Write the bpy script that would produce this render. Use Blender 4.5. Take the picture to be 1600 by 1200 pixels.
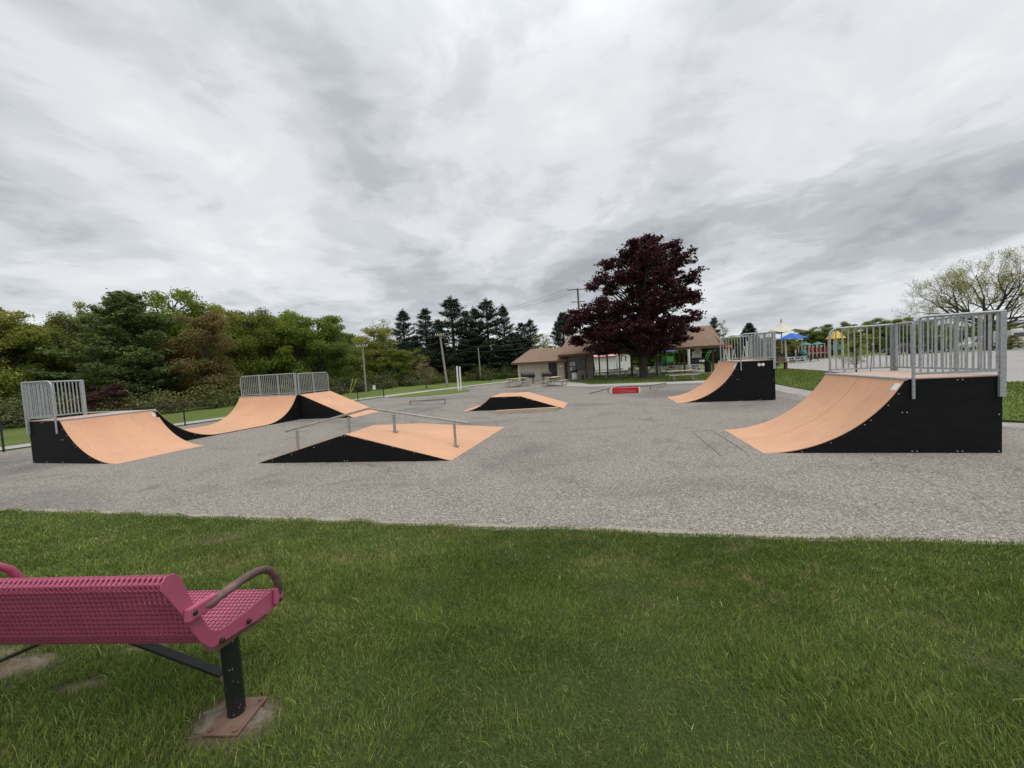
import bpy, math
import numpy as np
from mathutils import Vector, Matrix

S = bpy.context.scene
for o in list(bpy.data.objects):
    bpy.data.objects.remove(o)
COL = S.collection
R = math.radians

# ------------------------------------------------------------------ camera
F, CX, CY, EYE = 600.0, 800.0, 600.0, 2.0
_p, _r = R(2.9), R(3.3)
FWD = np.array([0, math.cos(_p), -math.sin(_p)])
_u0 = np.array([0, math.sin(_p), math.cos(_p)])
_x0 = np.array([1.0, 0, 0])
UP = _u0 * math.cos(_r) + _x0 * math.sin(_r)
RT = _x0 * math.cos(_r) - _u0 * math.sin(_r)
EYEP = np.array([0, 0, EYE])
cd = bpy.data.cameras.new('camera')
cam = bpy.data.objects.new('camera', cd)
COL.objects.link(cam)
M = Matrix.Identity(4)
for i in range(3):
    M[i][0], M[i][1], M[i][2], M[i][3] = RT[i], UP[i], -FWD[i], EYEP[i]
cam.matrix_world = M
cd.sensor_width = 36.0
cd.lens = 36.0 * F / 1600
cd.clip_start, cd.clip_end = 0.05, 3000
S.camera = cam
S.render.resolution_x, S.render.resolution_y = 1024, 768

# ------------------------------------------------------------------ light
S.view_settings.view_transform = 'Standard'
S.view_settings.look = 'None'
S.view_settings.exposure = 0.22
S.view_settings.gamma = 1.0
SUN_EL, SUN_AZ = R(68), R(140)          # azimuth clockwise from +Y
sl = bpy.data.lights.new('sun', 'SUN')
sl.energy, sl.angle, sl.color = 1.2, R(38), (1.0, 0.96, 0.90)
so = bpy.data.objects.new('sun', sl)
COL.objects.link(so)
sd = Vector((math.cos(SUN_EL) * math.sin(SUN_AZ), math.cos(SUN_EL) * math.cos(SUN_AZ), math.sin(SUN_EL)))
so.rotation_euler = sd.to_track_quat('Z', 'Y').to_euler()
so.location = (0, -10, 40)


class NT:
    """short hand for building a node tree"""
    def __init__(s, tree):
        s.t = tree
        s.n, s.l = tree.nodes, tree.links

    def new(s, typ, ins=None, **kw):
        n = s.n.new(typ)
        for k, v in kw.items():
            setattr(n, k, v)
        for k, v in (ins or {}).items():
            if isinstance(v, bpy.types.NodeSocket):
                s.l.new(v, n.inputs[k])
            else:
                n.inputs[k].default_value = v
        return n

    def math(s, op, a, b=0.0, c=0.0, clamp=False):
        n = s.new('ShaderNodeMath', {0: a, 1: b, 2: c}, operation=op)
        n.use_clamp = clamp
        return n.outputs[0]

    def noise(s, vec, scale, detail=4, rough=0.55, dist=0.0, dims='3D'):
        n = s.new('ShaderNodeTexNoise', {'Scale': scale, 'Detail': detail, 'Roughness': rough, 'Distortion': dist}, noise_dimensions=dims)
        if vec is not None:
            s.l.new(vec, n.inputs['Vector'])
        return n.outputs[0]

    def ramp(s, fac, stops, interp='LINEAR'):
        n = s.new('ShaderNodeValToRGB', {0: fac})
        cr = n.color_ramp
        cr.interpolation = interp
        while len(cr.elements) < len(stops):
            cr.elements.new(0.5)
        for e, (p, c) in zip(cr.elements, stops):
            e.position = p
            e.color = (c, c, c, 1) if isinstance(c, (int, float)) else (*c, 1)
        return n.outputs[0]

    def mix(s, fac, a, b, blend='MIX'):
        n = s.new('ShaderNodeMix', data_type='RGBA', blend_type=blend)
        n.clamp_factor = True
        for i, v in ((0, fac), (6, a), (7, b)):
            if isinstance(v, bpy.types.NodeSocket):
                s.l.new(v, n.inputs[i])
            elif i == 0:
                n.inputs[0].default_value = v
            else:
                n.inputs[i].default_value = (*v, 1) if len(v) == 3 else v
        return n.outputs[2]

    def maprange(s, v, a, b, c=0.0, d=1.0):
        n = s.new('ShaderNodeMapRange', {0: v, 1: a, 2: b, 3: c, 4: d})
        return n.outputs[0]


# ------------------------------------------------------------------ sky: an overcast with torn layered clouds
W = bpy.data.worlds.new('World')
S.world = W
W.use_nodes = True
w = NT(W.node_tree)
bg = w.n['Background']
sky = w.new('ShaderNodeTexSky', sky_type='NISHITA')
sky.sun_disc = False
sky.sun_elevation, sky.sun_rotation = SUN_EL, SUN_AZ
tc = w.new('ShaderNodeTexCoord')
sp = w.new('ShaderNodeSeparateXYZ', {0: tc.outputs['Generated']})
zc = w.math('ADD', w.math('MAXIMUM', sp.outputs[2], 0.0), 0.17)
px_ = w.math('DIVIDE', sp.outputs[0], zc)
py_ = w.math('DIVIDE', sp.outputs[1], zc)
cv = w.new('ShaderNodeCombineXYZ', {0: px_, 1: py_, 2: 0.0}).outputs[0]


def skymap(rot, sx, sy, off):
    a = w.new('ShaderNodeMapping', {'Location': (*off, 0.0), 'Rotation': (0, 0, R(rot)), 'Scale': (sx, sy, 1)}, vector_type='POINT')
    w.l.new(cv, a.inputs[0])
    return a.outputs[0]


wrp = w.new('ShaderNodeTexNoise', {'Scale': 1.1, 'Detail': 3.0})
w.l.new(cv, wrp.inputs['Vector'])
wv_ = w.new('ShaderNodeVectorMath', {0: wrp.outputs[1]}, operation='SCALE')
wv_.inputs['Scale'].default_value = 0.55
wadd = w.new('ShaderNodeVectorMath', {0: cv, 1: wv_.outputs[0]}, operation='ADD')
cv = wadd.outputs[0]
n1 = w.noise(skymap(-20, 0.8, 1.0, (15.200, 9.430)), 0.62, 6, 0.50)
n2 = w.noise(skymap(25, 1.0, 0.52, (28.277, 17.870)), 1.7, 6, 0.52)
n3 = w.noise(skymap(-60, 0.8, 1.0, (28.354, 17.210)), 4.6, 7, 0.60)
den = w.math('ADD', w.math('ADD', w.math('MULTIPLY', n1, 0.36), w.math('MULTIPLY', n2, 0.44)), w.math('MULTIPLY', n3, 0.20))
cl = w.ramp(den, [(0.36, (.34, .36, .385)), (0.435, (.445, .467, .495)), (0.49, (.565, .587, .612)), (0.545, (.675, .695, .715)), (0.64, (.79, .80, .81))], 'EASE')
hz = w.maprange(sp.outputs[2], 0.0, 0.16, 0.45, 0.0)
cl = w.mix(hz, cl, (.68, .705, .735))
up = w.maprange(sp.outputs[2], 0.55, 0.95, 1.0, 1.9)        # an overcast is brightest overhead
clu = w.new('ShaderNodeVectorMath', {0: cl}, operation='SCALE')
w.l.new(up, clu.inputs['Scale'])
skd = w.new('ShaderNodeVectorMath', {0: sky.outputs[0]}, operation='SCALE')
skd.inputs['Scale'].default_value = 0.10
blend = w.mix(0.95, skd.outputs[0], clu.outputs[0])
w.l.new(blend, bg.inputs[0])
bg.inputs[1].default_value = 1.0

# ------------------------------------------------------------------ placing helpers (photo sight lines -> real places)


def ray(x, y):
    return FWD + RT * (x - CX) / F - UP * (y - CY) / F


def G(x, y, z=0.0):
    d = ray(x, y)
    t = (z - EYE) / d[2]
    return EYEP + d * t


def colx(px, depth, z=0.0):
    """X so that the point (X, depth, z) stands in the photo's column px"""
    a, b = RT * F - (px - CX) * FWD, np.array([0, depth, z - EYE])
    return -(a @ b) / a[0]


def at(px, depth, z=0.0):
    return (colx(px, depth, z), depth, z)


def zat(px, py, depth):
    X = colx(px, depth, 2.0)
    a = UP * F - (CY - py) * FWD
    b = np.array([X, depth, 0.0])
    return EYE - (a @ b) / a[2]


# ------------------------------------------------------------------ object helpers
def tag(o, label=None, cat=None, group=None, kind=None):
    if label: o['label'] = label
    if cat: o['category'] = cat
    if group: o['group'] = group
    if kind: o['kind'] = kind
    return o


def thing(name, label, cat, loc=(0, 0, 0), rz=0.0, group=None):
    o = bpy.data.objects.new(name, None)
    COL.objects.link(o)
    o.location = loc
    o.rotation_euler = (0, 0, rz)
    o.empty_display_size = 0.2
    return tag(o, label, cat, group)


def copy_tree(o, parent=None):
    c = o.copy()
    COL.objects.link(c)
    c.parent = parent
    for ch in o.children:
        copy_tree(ch, c)
    return c


class MB:
    def __init__(s):
        s.v, s.f = [], []

    def add(s, vs, fs):
        b = len(s.v)
        s.v += [tuple(map(float, q)) for q in vs]
        s.f += [tuple(b + i for i in f) for f in fs]
        return s

    def box(s, c, d, rz=0.0, m=None):
        vs = []
        for sz in (-1, 1):
            for sx, sy in ((-1, -1), (1, -1), (1, 1), (-1, 1)):
                p = Vector((sx * d[0] / 2, sy * d[1] / 2, sz * d[2] / 2))
                if m is not None: p = m @ p
                if rz: p = Matrix.Rotation(rz, 3, 'Z') @ p
                vs.append((p.x + c[0], p.y + c[1], p.z + c[2]))
        return s.add(vs, [(3, 2, 1, 0), (4, 5, 6, 7), (0, 1, 5, 4), (1, 2, 6, 5), (2, 3, 7, 6), (3, 0, 4, 7)])

    def span(s, a, b):
        return s.box([(a[i] + b[i]) / 2 for i in range(3)], [abs(b[i] - a[i]) for i in range(3)])

    def bar(s, a, b, w, h, up=(0, 0, 1)):
        """square bar from a to b"""
        a, b = Vector(a), Vector(b)
        d = (b - a)
        x = d.normalized()
        u = Vector(up)
        if abs(x.dot(u)) > .98: u = Vector((0, 1, 0))
        y = u.cross(x).normalized()
        z = x.cross(y)
        m = Matrix((x, y, z)).transposed()
        return s.box((a + b) / 2, (d.length, w, h), m=m)

    def tube(s, pts, r, n=10, cap=True):
        pts = [Vector(p) for p in pts]
        k = len(pts)
        rs = r if isinstance(r, (list, tuple)) else [r] * k
        t0 = (pts[1] - pts[0]).normalized()
        ref = Vector((0, 0, 1)) if abs(t0.z) < .9 else Vector((1, 0, 0))
        nrm = (ref - t0 * ref.dot(t0)).normalized()
        vs = []
        for i in range(k):
            a = pts[max(i - 1, 0)]
            b = pts[min(i + 1, k - 1)]
            t = (b - a).normalized()
            nrm = (nrm - t * nrm.dot(t))
            nrm = nrm.normalized() if nrm.length > 1e-6 else t.orthogonal().normalized()
            bn = t.cross(nrm)
            for j in range(n):
                an = 2 * math.pi * j / n
                vs.append(pts[i] + (nrm * math.cos(an) + bn * math.sin(an)) * rs[i])
        fs = [(i * n + j, i * n + (j + 1) % n, (i + 1) * n + (j + 1) % n, (i + 1) * n + j) for i in range(k - 1) for j in range(n)]
        if cap:
            fs += [tuple(range(n - 1, -1, -1)), tuple((k - 1) * n + j for j in range(n))]
        return s.add(vs, fs)

    def prism(s, poly, fn, t0, t1):
        n = len(poly)
        vs = [fn(a, b, t0) for a, b in poly] + [fn(a, b, t1) for a, b in poly]
        fs = [tuple(range(n - 1, -1, -1)), tuple(range(n, 2 * n))]
        fs += [(i, (i + 1) % n, n + (i + 1) % n, n + i) for i in range(n)]
        return s.add(vs, fs)

    def lathe(s, prof, c=(0, 0, 0), n=16):
        vs, fs = [], []
        for r, z in prof:
            for j in range(n):
                an = 2 * math.pi * j / n
                vs.append((c[0] + r * math.cos(an), c[1] + r * math.sin(an), c[2] + z))
        k = len(prof)
        fs = [(i * n + j, i * n + (j + 1) % n, (i + 1) * n + (j + 1) % n, (i + 1) * n + j) for i in range(k - 1) for j in range(n)]
        fs += [tuple(range(n - 1, -1, -1)), tuple((k - 1) * n + j for j in range(n))]
        return s.add(vs, fs)

    def poly(s, pts):
        return s.add(pts, [tuple(range(len(pts)))])

    def mesh(s, name, smooth=None):
        me = bpy.data.meshes.new(name)
        me.from_pydata(s.v, [], s.f)
        if smooth:
            me.polygons.foreach_set('use_smooth', [True] * len(me.polygons))
            me.set_sharp_from_angle(angle=R(smooth))
        me.update()
        return me

    def build(s, name, m, parent=None, smooth=40, bevel=0):
        o = bpy.data.objects.new(name, s.mesh(name, smooth))
        o.data.materials.append(m)
        COL.objects.link(o)
        o.parent = parent
        if bevel:
            b = o.modifiers.new('bevel', 'BEVEL')
            b.width, b.segments, b.limit_method = bevel, 2, 'ANGLE'
        return o


def raw_mesh(name, verts, faces_flat, sizes, tint=None):
    """big meshes straight from arrays"""
    me = bpy.data.meshes.new(name)
    nv, nl, nf = len(verts), len(faces_flat), len(sizes)
    me.vertices.add(nv)
    me.vertices.foreach_set('co', np.asarray(verts, np.float32).ravel())
    me.loops.add(nl)
    me.loops.foreach_set('vertex_index', np.asarray(faces_flat, np.int32))
    me.polygons.add(nf)
    st = np.concatenate([[0], np.cumsum(sizes)[:-1]]).astype(np.int32)
    me.polygons.foreach_set('loop_start', st)
    if tint is not None:
        a = me.color_attributes.new('tint', 'FLOAT_COLOR', 'POINT')
        c = np.ones((nv, 4), np.float32)
        c[:, :3] = tint
        a.data.foreach_set('color', c.ravel())
    me.update(calc_edges=True)
    return me


def link(name, me, m, parent=None):
    o = bpy.data.objects.new(name, me)
    if not me.materials:
        me.materials.append(m)
    COL.objects.link(o)
    o.parent = parent
    return o


def vnoise(x, y, scale, seed):
    """value noise, numpy"""
    g = np.random.default_rng(seed).random((64, 64))
    x, y = np.asarray(x) * scale + 1000, np.asarray(y) * scale + 1000
    xi, yi = np.floor(x).astype(int), np.floor(y).astype(int)
    fx, fy = x - xi, y - yi
    fx, fy = fx * fx * (3 - 2 * fx), fy * fy * (3 - 2 * fy)
    a, b = g[xi % 64, yi % 64], g[(xi + 1) % 64, yi % 64]
    c, d = g[xi % 64, (yi + 1) % 64], g[(xi + 1) % 64, (yi + 1) % 64]
    return (a * (1 - fx) + b * fx) * (1 - fy) + (c * (1 - fx) + d * fx) * fy


# ------------------------------------------------------------------ materials
def new_mat(name):
    m = bpy.data.materials.new(name)
    m.use_nodes = True
    t = NT(m.node_tree)
    return m, t, t.n['Principled BSDF']


def pm(name, c1, c2=None, scale=8.0, rough=0.6, metal=0.0, spec=0.4, bump=0.0, bscale=60.0, lo=.35, hi=.65, stretch=None, detail=5):
    """two-tone noise material"""
    m, t, b = new_mat(name)
    tcn = t.new('ShaderNodeTexCoord').outputs['Object']
    if stretch:
        mp = t.new('ShaderNodeMapping', {'Scale': stretch})
        t.l.new(tcn, mp.inputs[0])
        tcn = mp.outputs[0]
    b.inputs['Roughness'].default_value = rough
    b.inputs['Metallic'].default_value = metal
    b.inputs['Specular IOR Level'].default_value = spec
    if c2 is None: c2 = tuple(k * .8 for k in c1)
    nz = t.noise(tcn, scale, detail, .6)
    t.l.new(t.mix(t.maprange(nz, lo, hi), c1, c2), b.inputs['Base Color'])
    rr = t.maprange(nz, .3, .7, max(rough - .08, .02), min(rough + .1, 1))
    t.l.new(rr, b.inputs['Roughness'])
    if bump:
        bn = t.new('ShaderNodeBump', {'Strength': bump, 'Distance': 0.01, 'Height': t.noise(tcn, bscale, 4, .6)})
        t.l.new(bn.outputs[0], b.inputs['Normal'])
    return m


def leaf_mat(name, c, var=.35, trans=.3):
    m, t, b = new_mat(name)
    at_ = t.new('ShaderNodeAttribute', attribute_name='tint')
    col = t.mix(1.0, c, at_.outputs['Color'], 'MULTIPLY')
    t.l.new(col, b.inputs['Base Color'])
    b.inputs['Roughness'].default_value = .65
    b.inputs['Specular IOR Level'].default_value = .25
    tr = t.new('ShaderNodeBsdfTranslucent', {'Color': col})
    mx = t.new('ShaderNodeMixShader', {0: trans})
    t.l.new(b.outputs[0], mx.inputs[1])
    t.l.new(tr.outputs[0], mx.inputs[2])
    t.l.new(mx.outputs[0], t.n['Material Output'].inputs[0])
    return m


def asphalt(name, base, dark, seams=False, blotch=1.0):
    m, t, b = new_mat(name)
    tcn = t.new('ShaderNodeTexCoord').outputs['Object']
    big = t.noise(tcn, .16, 5, .6, .6)
    mid = t.noise(tcn, .9, 5, .65, .5)
    vc = t.new('ShaderNodeTexVoronoi', {'Scale': 104.0}, feature='F1')
    t.l.new(tcn, vc.inputs['Vector'])
    chips = t.new('ShaderNodeSeparateColor', {0: vc.outputs['Color']}).outputs[0]
    vd = t.new('ShaderNodeTexVoronoi', {'Scale': 55.0}, feature='F1')
    t.l.new(tcn, vd.inputs['Vector'])
    grit = t.new('ShaderNodeSeparateColor', {0: vd.outputs['Color']}).outputs[1]
    fine = t.noise(tcn, 21, 3, .75)
    c = t.mix(t.math('MULTIPLY', t.maprange(big, .50, .66), .62 * blotch), base, dark)
    c = t.mix(t.math('MULTIPLY', t.maprange(mid, .53, .74), .55 * blotch), c, dark)
    c = t.mix(t.maprange(mid, .42, .25, 0, .35), c, tuple(k * 1.22 for k in base))
    sp_ = t.ramp(chips, [(.02, .46), (.30, .78), (.62, 1.02), (.85, 1.26), (.98, 1.6)])
    c = t.mix(1.0, c, sp_, 'MULTIPLY')
    c = t.mix(1.0, c, t.ramp(grit, [(.0, .70), (.5, .98), (1.0, 1.34)]), 'MULTIPLY')
    c = t.mix(1.0, c, t.ramp(fine, [(.3, .66), (.7, 1.36)]), 'MULTIPLY')
    # stretched tyre and water marks
    mp = t.new('ShaderNodeMapping', {'Rotation': (0, 0, R(14)), 'Scale': (.12, 1.3, 1)})
    t.l.new(tcn, mp.inputs[0])
    st = t.noise(mp.outputs[0], .8, 5, .6)
    c = t.mix(t.math('MULTIPLY', t.maprange(st, .58, .72), .38 * blotch), c, dark)
    # hairline cracks
    vo = t.new('ShaderNodeTexVoronoi', {'Scale': .16, 'Randomness': 1.0}, feature='DISTANCE_TO_EDGE')
    wv = t.new('ShaderNodeVectorMath', {0: tcn}, operation='ADD')
    nzc = t.new('ShaderNodeTexNoise', {'Scale': 1.2, 'Detail': 5})
    t.l.new(tcn, nzc.inputs[0])
    t.l.new(nzc.outputs[1], wv.inputs[1])
    t.l.new(wv.outputs[0], vo.inputs['Vector'])
    crk = t.math('MULTIPLY', t.maprange(vo.outputs[0], 0.0, .0032, 1, 0), t.maprange(t.noise(tcn, .3, 2), .44, .54))
    c = t.mix(t.math('MULTIPLY', crk, .7), c, (.05, .05, .05))
    t.l.new(c, b.inputs['Base Color'])
    b.inputs['Roughness'].default_value = .92
    b.inputs['Specular IOR Level'].default_value = .2
    bn = t.new('ShaderNodeBump', {'Strength': .35, 'Distance': .006, 'Height': chips})
    t.l.new(bn.outputs[0], b.inputs['Normal'])
    return m


def grass_mat(name, a, b_, dry, amt=.5):
    m, t, b = new_mat(name)
    tcn = t.new('ShaderNodeTexCoord').outputs['Object']
    c = t.mix(t.maprange(t.noise(tcn, .5, 5, .65), .35, .65), a, b_)
    c = t.mix(t.math('MULTIPLY', t.maprange(t.noise(tcn, 1.4, 5, .7), .52, .75), amt), c, dry)
    c = t.mix(1.0, c, t.ramp(t.noise(tcn, 28, 4, .75), [(.28, .45), (.72, 1.5)]), 'MULTIPLY')
    t.l.new(c, b.inputs['Base Color'])
    b.inputs['Roughness'].default_value = .9
    b.inputs['Specular IOR Level'].default_value = .1
    bn = t.new('ShaderNodeBump', {'Strength': .9, 'Distance': .05, 'Height': t.noise(tcn, 22, 4, .75)})
    t.l.new(bn.outputs[0], b.inputs['Normal'])
    return m


M_ASPH = asphalt('pad_asphalt', (.268, .244, .212), (.115, .110, .104))
M_ROAD = asphalt('far_asphalt', (.36, .345, .325), (.20, .195, .19), blotch=.7)
M_LOT = asphalt('lot_asphalt', (.36, .345, .325), (.24, .23, .225), blotch=.6)
M_CONC = pm('concrete', (.47, .45, .41), (.36, .345, .32), 3, .9, bump=.2)
M_GRASS = grass_mat('lawn_grass', (.15, .19, .05), (.10, .15, .032), (.24, .21, .085))
M_FIELD = grass_mat('field_grass', (.16, .20, .055), (.115, .165, .04), (.24, .22, .085), .4)
M_GALV = pm('galvanized_steel', (.46, .48, .49), (.31, .33, .345), 22, .48, .45, bump=.05)
M_STEEL = pm('worn_steel', (.42, .41, .39), (.26, .25, .24), 14, .45, .5)
M_BLACK = pm('black_panel', (.0055, .006, .0072), (.0135, .013, .013), 3.5, .62, spec=.16, stretch=(.5, 1, 2.2), lo=.45, hi=.8, bump=.05, bscale=200)
M_BOLT = pm('bolt_zinc', (.55, .55, .53), (.4, .4, .38), 30, .4, .6)
M_WHITE = pm('white_paint', (.78, .78, .76), (.66, .66, .63), 5, .5)
M_STICK = pm('white_sticker', (.82, .82, .80), (.72, .72, .7), 9, .5)


def ramp_mat():
    m, t, b = new_mat('tan_composite')
    tcn = t.new('ShaderNodeTexCoord').outputs['Object']
    c = t.mix(t.maprange(t.noise(tcn, 1.1, 5, .6), .35, .65), (.66, .365, .212), (.575, .315, .185))
    c = t.mix(t.math('MULTIPLY', t.maprange(t.noise(tcn, 30, 3, .6), .4, .65), .18), c, (.76, .48, .34))
    # scuffs run up and down the curve
    mp = t.new('ShaderNodeMapping', {'Scale': (1.2, 9.0, 1.0), 'Rotation': (0, 0, R(18))})
    t.l.new(tcn, mp.inputs[0])
    c = t.mix(t.math('MULTIPLY', t.maprange(t.noise(mp.outputs[0], 1.6, 6, .7, .4), .54, .72), .36), c, (.40, .235, .155))
    mp2 = t.new('ShaderNodeMapping', {'Scale': (7.0, 1.0, 1.0), 'Rotation': (0, 0, R(-9))})
    t.l.new(tcn, mp2.inputs[0])
    c = t.mix(t.math('MULTIPLY', t.maprange(t.noise(mp2.outputs[0], 2.3, 6, .7, .4), .57, .72), .32), c, (.43, .265, .18))
    sc = t.new('ShaderNodeTexWave', {'Scale': .9, 'Distortion': 14.0, 'Detail': 4.0, 'Detail Scale': .5}, wave_type='BANDS', bands_direction='Y')
    t.l.new(tcn, sc.inputs['Vector'])
    wmark = t.math('MULTIPLY', t.maprange(sc.outputs[1], .965, .995), t.maprange(t.noise(tcn, .8, 3), .50, .62))
    c = t.mix(t.math('MULTIPLY', wmark, .16), c, (.24, .15, .105))
    t.l.new(c, b.inputs['Base Color'])
    b.inputs['Roughness'].default_value = .62
    b.inputs['Specular IOR Level'].default_value = .3
    return m


M_RAMP = ramp_mat()
M_DECK = pm('faded_deck', (.56, .38, .29), (.46, .33, .27), 5, .75)

# ================================================================== THE GROUND
RNG = np.random.default_rng(7)


def rough(pts, step=.35, amp=.04, seed=1):
    """break straight outlines into slightly wandering ones"""
    out, n = [], len(pts)
    for i in range(n):
        a, b = np.array(pts[i][:2], float), np.array(pts[(i + 1) % n][:2], float)
        L = np.linalg.norm(b - a)
        k = int(min(max(L / step, 1), 160))
        nr = np.array([-(b - a)[1], (b - a)[0]]) / max(L, 1e-6)
        for j in range(k):
            q = a + (b - a) * j / k
            if j: q = q + nr * (float(vnoise(q[0], q[1], 1.7, seed)) - .5) * 2 * amp + nr * (float(vnoise(q[0], q[1], 6.1, seed + 1)) - .5) * amp
            out.append(tuple(q))
    return out


def sheet(name, pts, z, m, amp=0.0, step=.4, kind='structure', thick=0.0):
    if amp: pts = rough(pts, step, amp)
    area = sum(pts[i][0] * pts[(i + 1) % len(pts)][1] - pts[(i + 1) % len(pts)][0] * pts[i][1] for i in range(len(pts)))
    if area < 0: pts = pts[::-1]
    b = MB()
    if thick:
        b.prism([(p[0], p[1]) for p in pts], lambda x, y, t: (x, y, t), z - thick, z)
    else:
        b.poly([(p[0], p[1], z) for p in pts])
    return tag(b.build(name, m, smooth=None), kind=kind)


EDGE0, EDGEK, EDGEC = 4.628, -.2165, math.cos(R(12.2))


def edge_y(x): return EDGE0 + EDGEK * (x + .1)


def lawn_z(x, y):
    s = (edge_y(x) - y) * EDGEC
    t = np.clip(s / 3.5, 0, 1)
    return .012 + .49 * (1 - np.cos(np.pi * t)) / 2


def G2(x, y): return tuple(G(x, y)[:2])


sheet('field', [(-1500, -300), (1500, -300), (1500, 1800), (-1500, 1800)], -.03, M_FIELD)
pad = [(-26, 10.2), (-19.2, 10.6), (-17.9, 13.0), (-10.15, 30.2), (-7.5, 34.2), (-3.9, 39.2), (-1.5, 43.4), (0.4, 46), (6.0, 46.0), (24, 44), (24, 33), (17.9, 31.0), (13.62, 17.1), (11.35, 9.2),
       (11.2, 7.6), (12.6, 7.0), (12.2, 1.0), (-26, 1.0)]
sheet('skate_pad', pad, 0.0, M_ASPH, .03)
# the paler path skirting the pad behind the low fence, and the path beside the island
sheet('fence_path', [(-21.2, 10.9), (-20.1, 10.4), (-18.45, 13.3), (-10.6, 30.9), (-11.7, 31.4), (-19.6, 13.8)], .004, M_CONC, .02)
sheet('park_path', [(-11.5, 31.2), (-10.2, 30.5), (-6.9, 35.6), (-2.6, 42.2), (.8, 47.2), (-.3, 48), (-4.4, 41.8), (-8.6, 35.8)], .005, M_CONC, .03)
sheet('grass_island', [G2(606, 622), G2(640, 616.2), G2(680, 611.5), G2(722, 607.8), G2(735, 609.0), G2(731, 611.6), G2(712, 614.2), G2(668, 618.4)], .03, M_FIELD, .05, thick=.025)
# maple lawn, its concrete apron and the lawn on the right
ml = [(5.75, 37.6), (6.35, 34.2), (6.5, 31.6), (9.4, 30.3), (13.3, 28.9), (17.0, 27.7), (21.6, 28.3), (22.4, 36.3), (6.0, 40.6)]
sheet('maple_lawn', ml, .035, M_FIELD, .05, thick=.03)
sheet('apron', [(4.2, 31.5), (6.0, 28.9), (9.0, 27.7), (16.4, 25.0), (17.6, 27.2), (13.3, 28.6), (9.4, 30.0), (6.3, 31.2), (6.1, 34.2), (5.4, 37.4), (3.2, 38.2)], .006, M_CONC, .02)
sheet('far_patch', [(8.6, 25.7), (15.8, 23.0), (16.3, 24.6), (9.2, 27.3)], .008, pm('dark_asphalt', (.21, .205, .2), (.16, .155, .15), 2.5, .9), .12)
lr = [(15.4, 22.6), (13.66, 17.3), (12.2, 11.5), (11.5, 9.0), (12.4, 7.9), (24, 7.0), (26, 13.3), (19.2, 17.4), (19.6, 20.3), (22.9, 26.3), (25.2, 31.0), (27.3, 38.2), (22.5, 38.6), (18.2, 30.2)]
sheet('right_lawn', lr, .04, M_FIELD, .06, thick=.035)
sheet('side_path', [(15.3, 22.7), (13.55, 17.35), (12.05, 11.6), (11.35, 8.9), (12.3, 7.7), (11.2, 7.2), (10.6, 8.9), (11.15, 11.8), (12.35, 17.2), (14.2, 22.6), (17.5, 30.5), (18.4, 30.3)], .004, pm('old_path', (.37, .35, .32), (.26, .25, .23), 2, .92, bump=.3, bscale=90), .02)
lot = [(27.6, 38.4), (25.3, 31.0), (23.0, 26.2), (19.7, 20.2), (19.3, 17.5), (26, 13.4), (60, 6), (150, 10), (150, 64), (84, 64), (62, 66), (50, 63), (38.5, 54)]
sheet('parking_lot', lot, .0, M_LOT, .04)


# ---- foreground lawn: it climbs from the pad towards the bench
def lawn_col(x, y):
    n = vnoise(x, y, .55, 3) * .6 + vnoise(x, y, 1.6, 4) * .4
    d = np.clip((vnoise(x, y, 1.3, 5) * .40 + vnoise(x, y, 4.3, 6) * .35 + vnoise(x, y, 12, 7) * .25 - .55) * 3.6, 0, 1) * np.clip((np.hypot(x, y) - 1.9) / 1.6, .12, 1)
    return n, d


FOOT = (-1.33, 1.67)


def bare(x, y):
    """worn earth and concrete showing round the bench's feet: 0..1"""
    v = np.zeros_like(x)
    for cx, cy, a, rx, ry in ((-1.34, 1.645, -4, .165, .125), (-2.84, 2.04, 5, .23, .11), (-2.29, 1.86, 12, .13, .05), (-2.24, 2.17, 12, .13, .045), (-3.2, 2.15, 10, .2, .08)):
        c, s = math.cos(R(a)), math.sin(R(a))
        u, w_ = (x - cx) * c + (y - cy) * s, -(x - cx) * s + (y - cy) * c
        q = np.sqrt((u / rx) ** 2 + (w_ / ry) ** 2) + (vnoise(x, y, 9, 12) - .5) * .7
        v = np.maximum(v, np.clip((1.30 - q) / .62, 0, 1))
    return v


gx = np.concatenate([np.arange(-26, -10, .5), np.arange(-10, 7, .06), np.arange(7, 13, .5)])
gs = np.concatenate([np.arange(0, 5.2, .06), np.arange(5.2, 12, .5)])
X, SS = np.meshgrid(gx, gs, indexing='ij')
wob = (vnoise(X, X * 0, 2.3, 21) - .5) * .13 + (vnoise(X, X * 0, 9, 22) - .5) * .03
Y = edge_y(X) - SS / EDGEC + wob * (SS < .3)
Z = lawn_z(X, Y) + (vnoise(X, Y, 1.3, 31) - .5) * .03 * np.clip(SS, 0, 1)
Z[:, 0] = -.01
n_, d_ = lawn_col(X, Y)
bm_ = bare(X, Y)
c0 = np.array([.040, .060, .018]) + (np.array([.06, .075, .024]) - np.array([.040, .060, .018])) * n_[..., None]
c0 = c0 * (1 - .7 * d_[..., None]) + np.array([.13, .105, .055]) * .7 * d_[..., None]
bt = vnoise(X, Y, 14, 33)[..., None]
c0 = c0 * (1 - bm_[..., None]) + (np.array([.165, .130, .088]) * (.45 + 1.0 * bt)) * bm_[..., None]
nx, ns = X.shape
idx = np.arange(nx * ns).reshape(nx, ns)
fq = np.stack([idx[:-1, :-1], idx[:-1, 1:], idx[1:, 1:], idx[1:, :-1]], -1).reshape(-1)
me = raw_mesh('lawn', np.stack([X, Y, Z], -1).reshape(-1, 3), fq, np.full(len(fq) // 4, 4), c0.reshape(-1, 3))
m, t, b = new_mat('lawn_soil')
a_ = t.new('ShaderNodeAttribute', attribute_name='tint')
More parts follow.
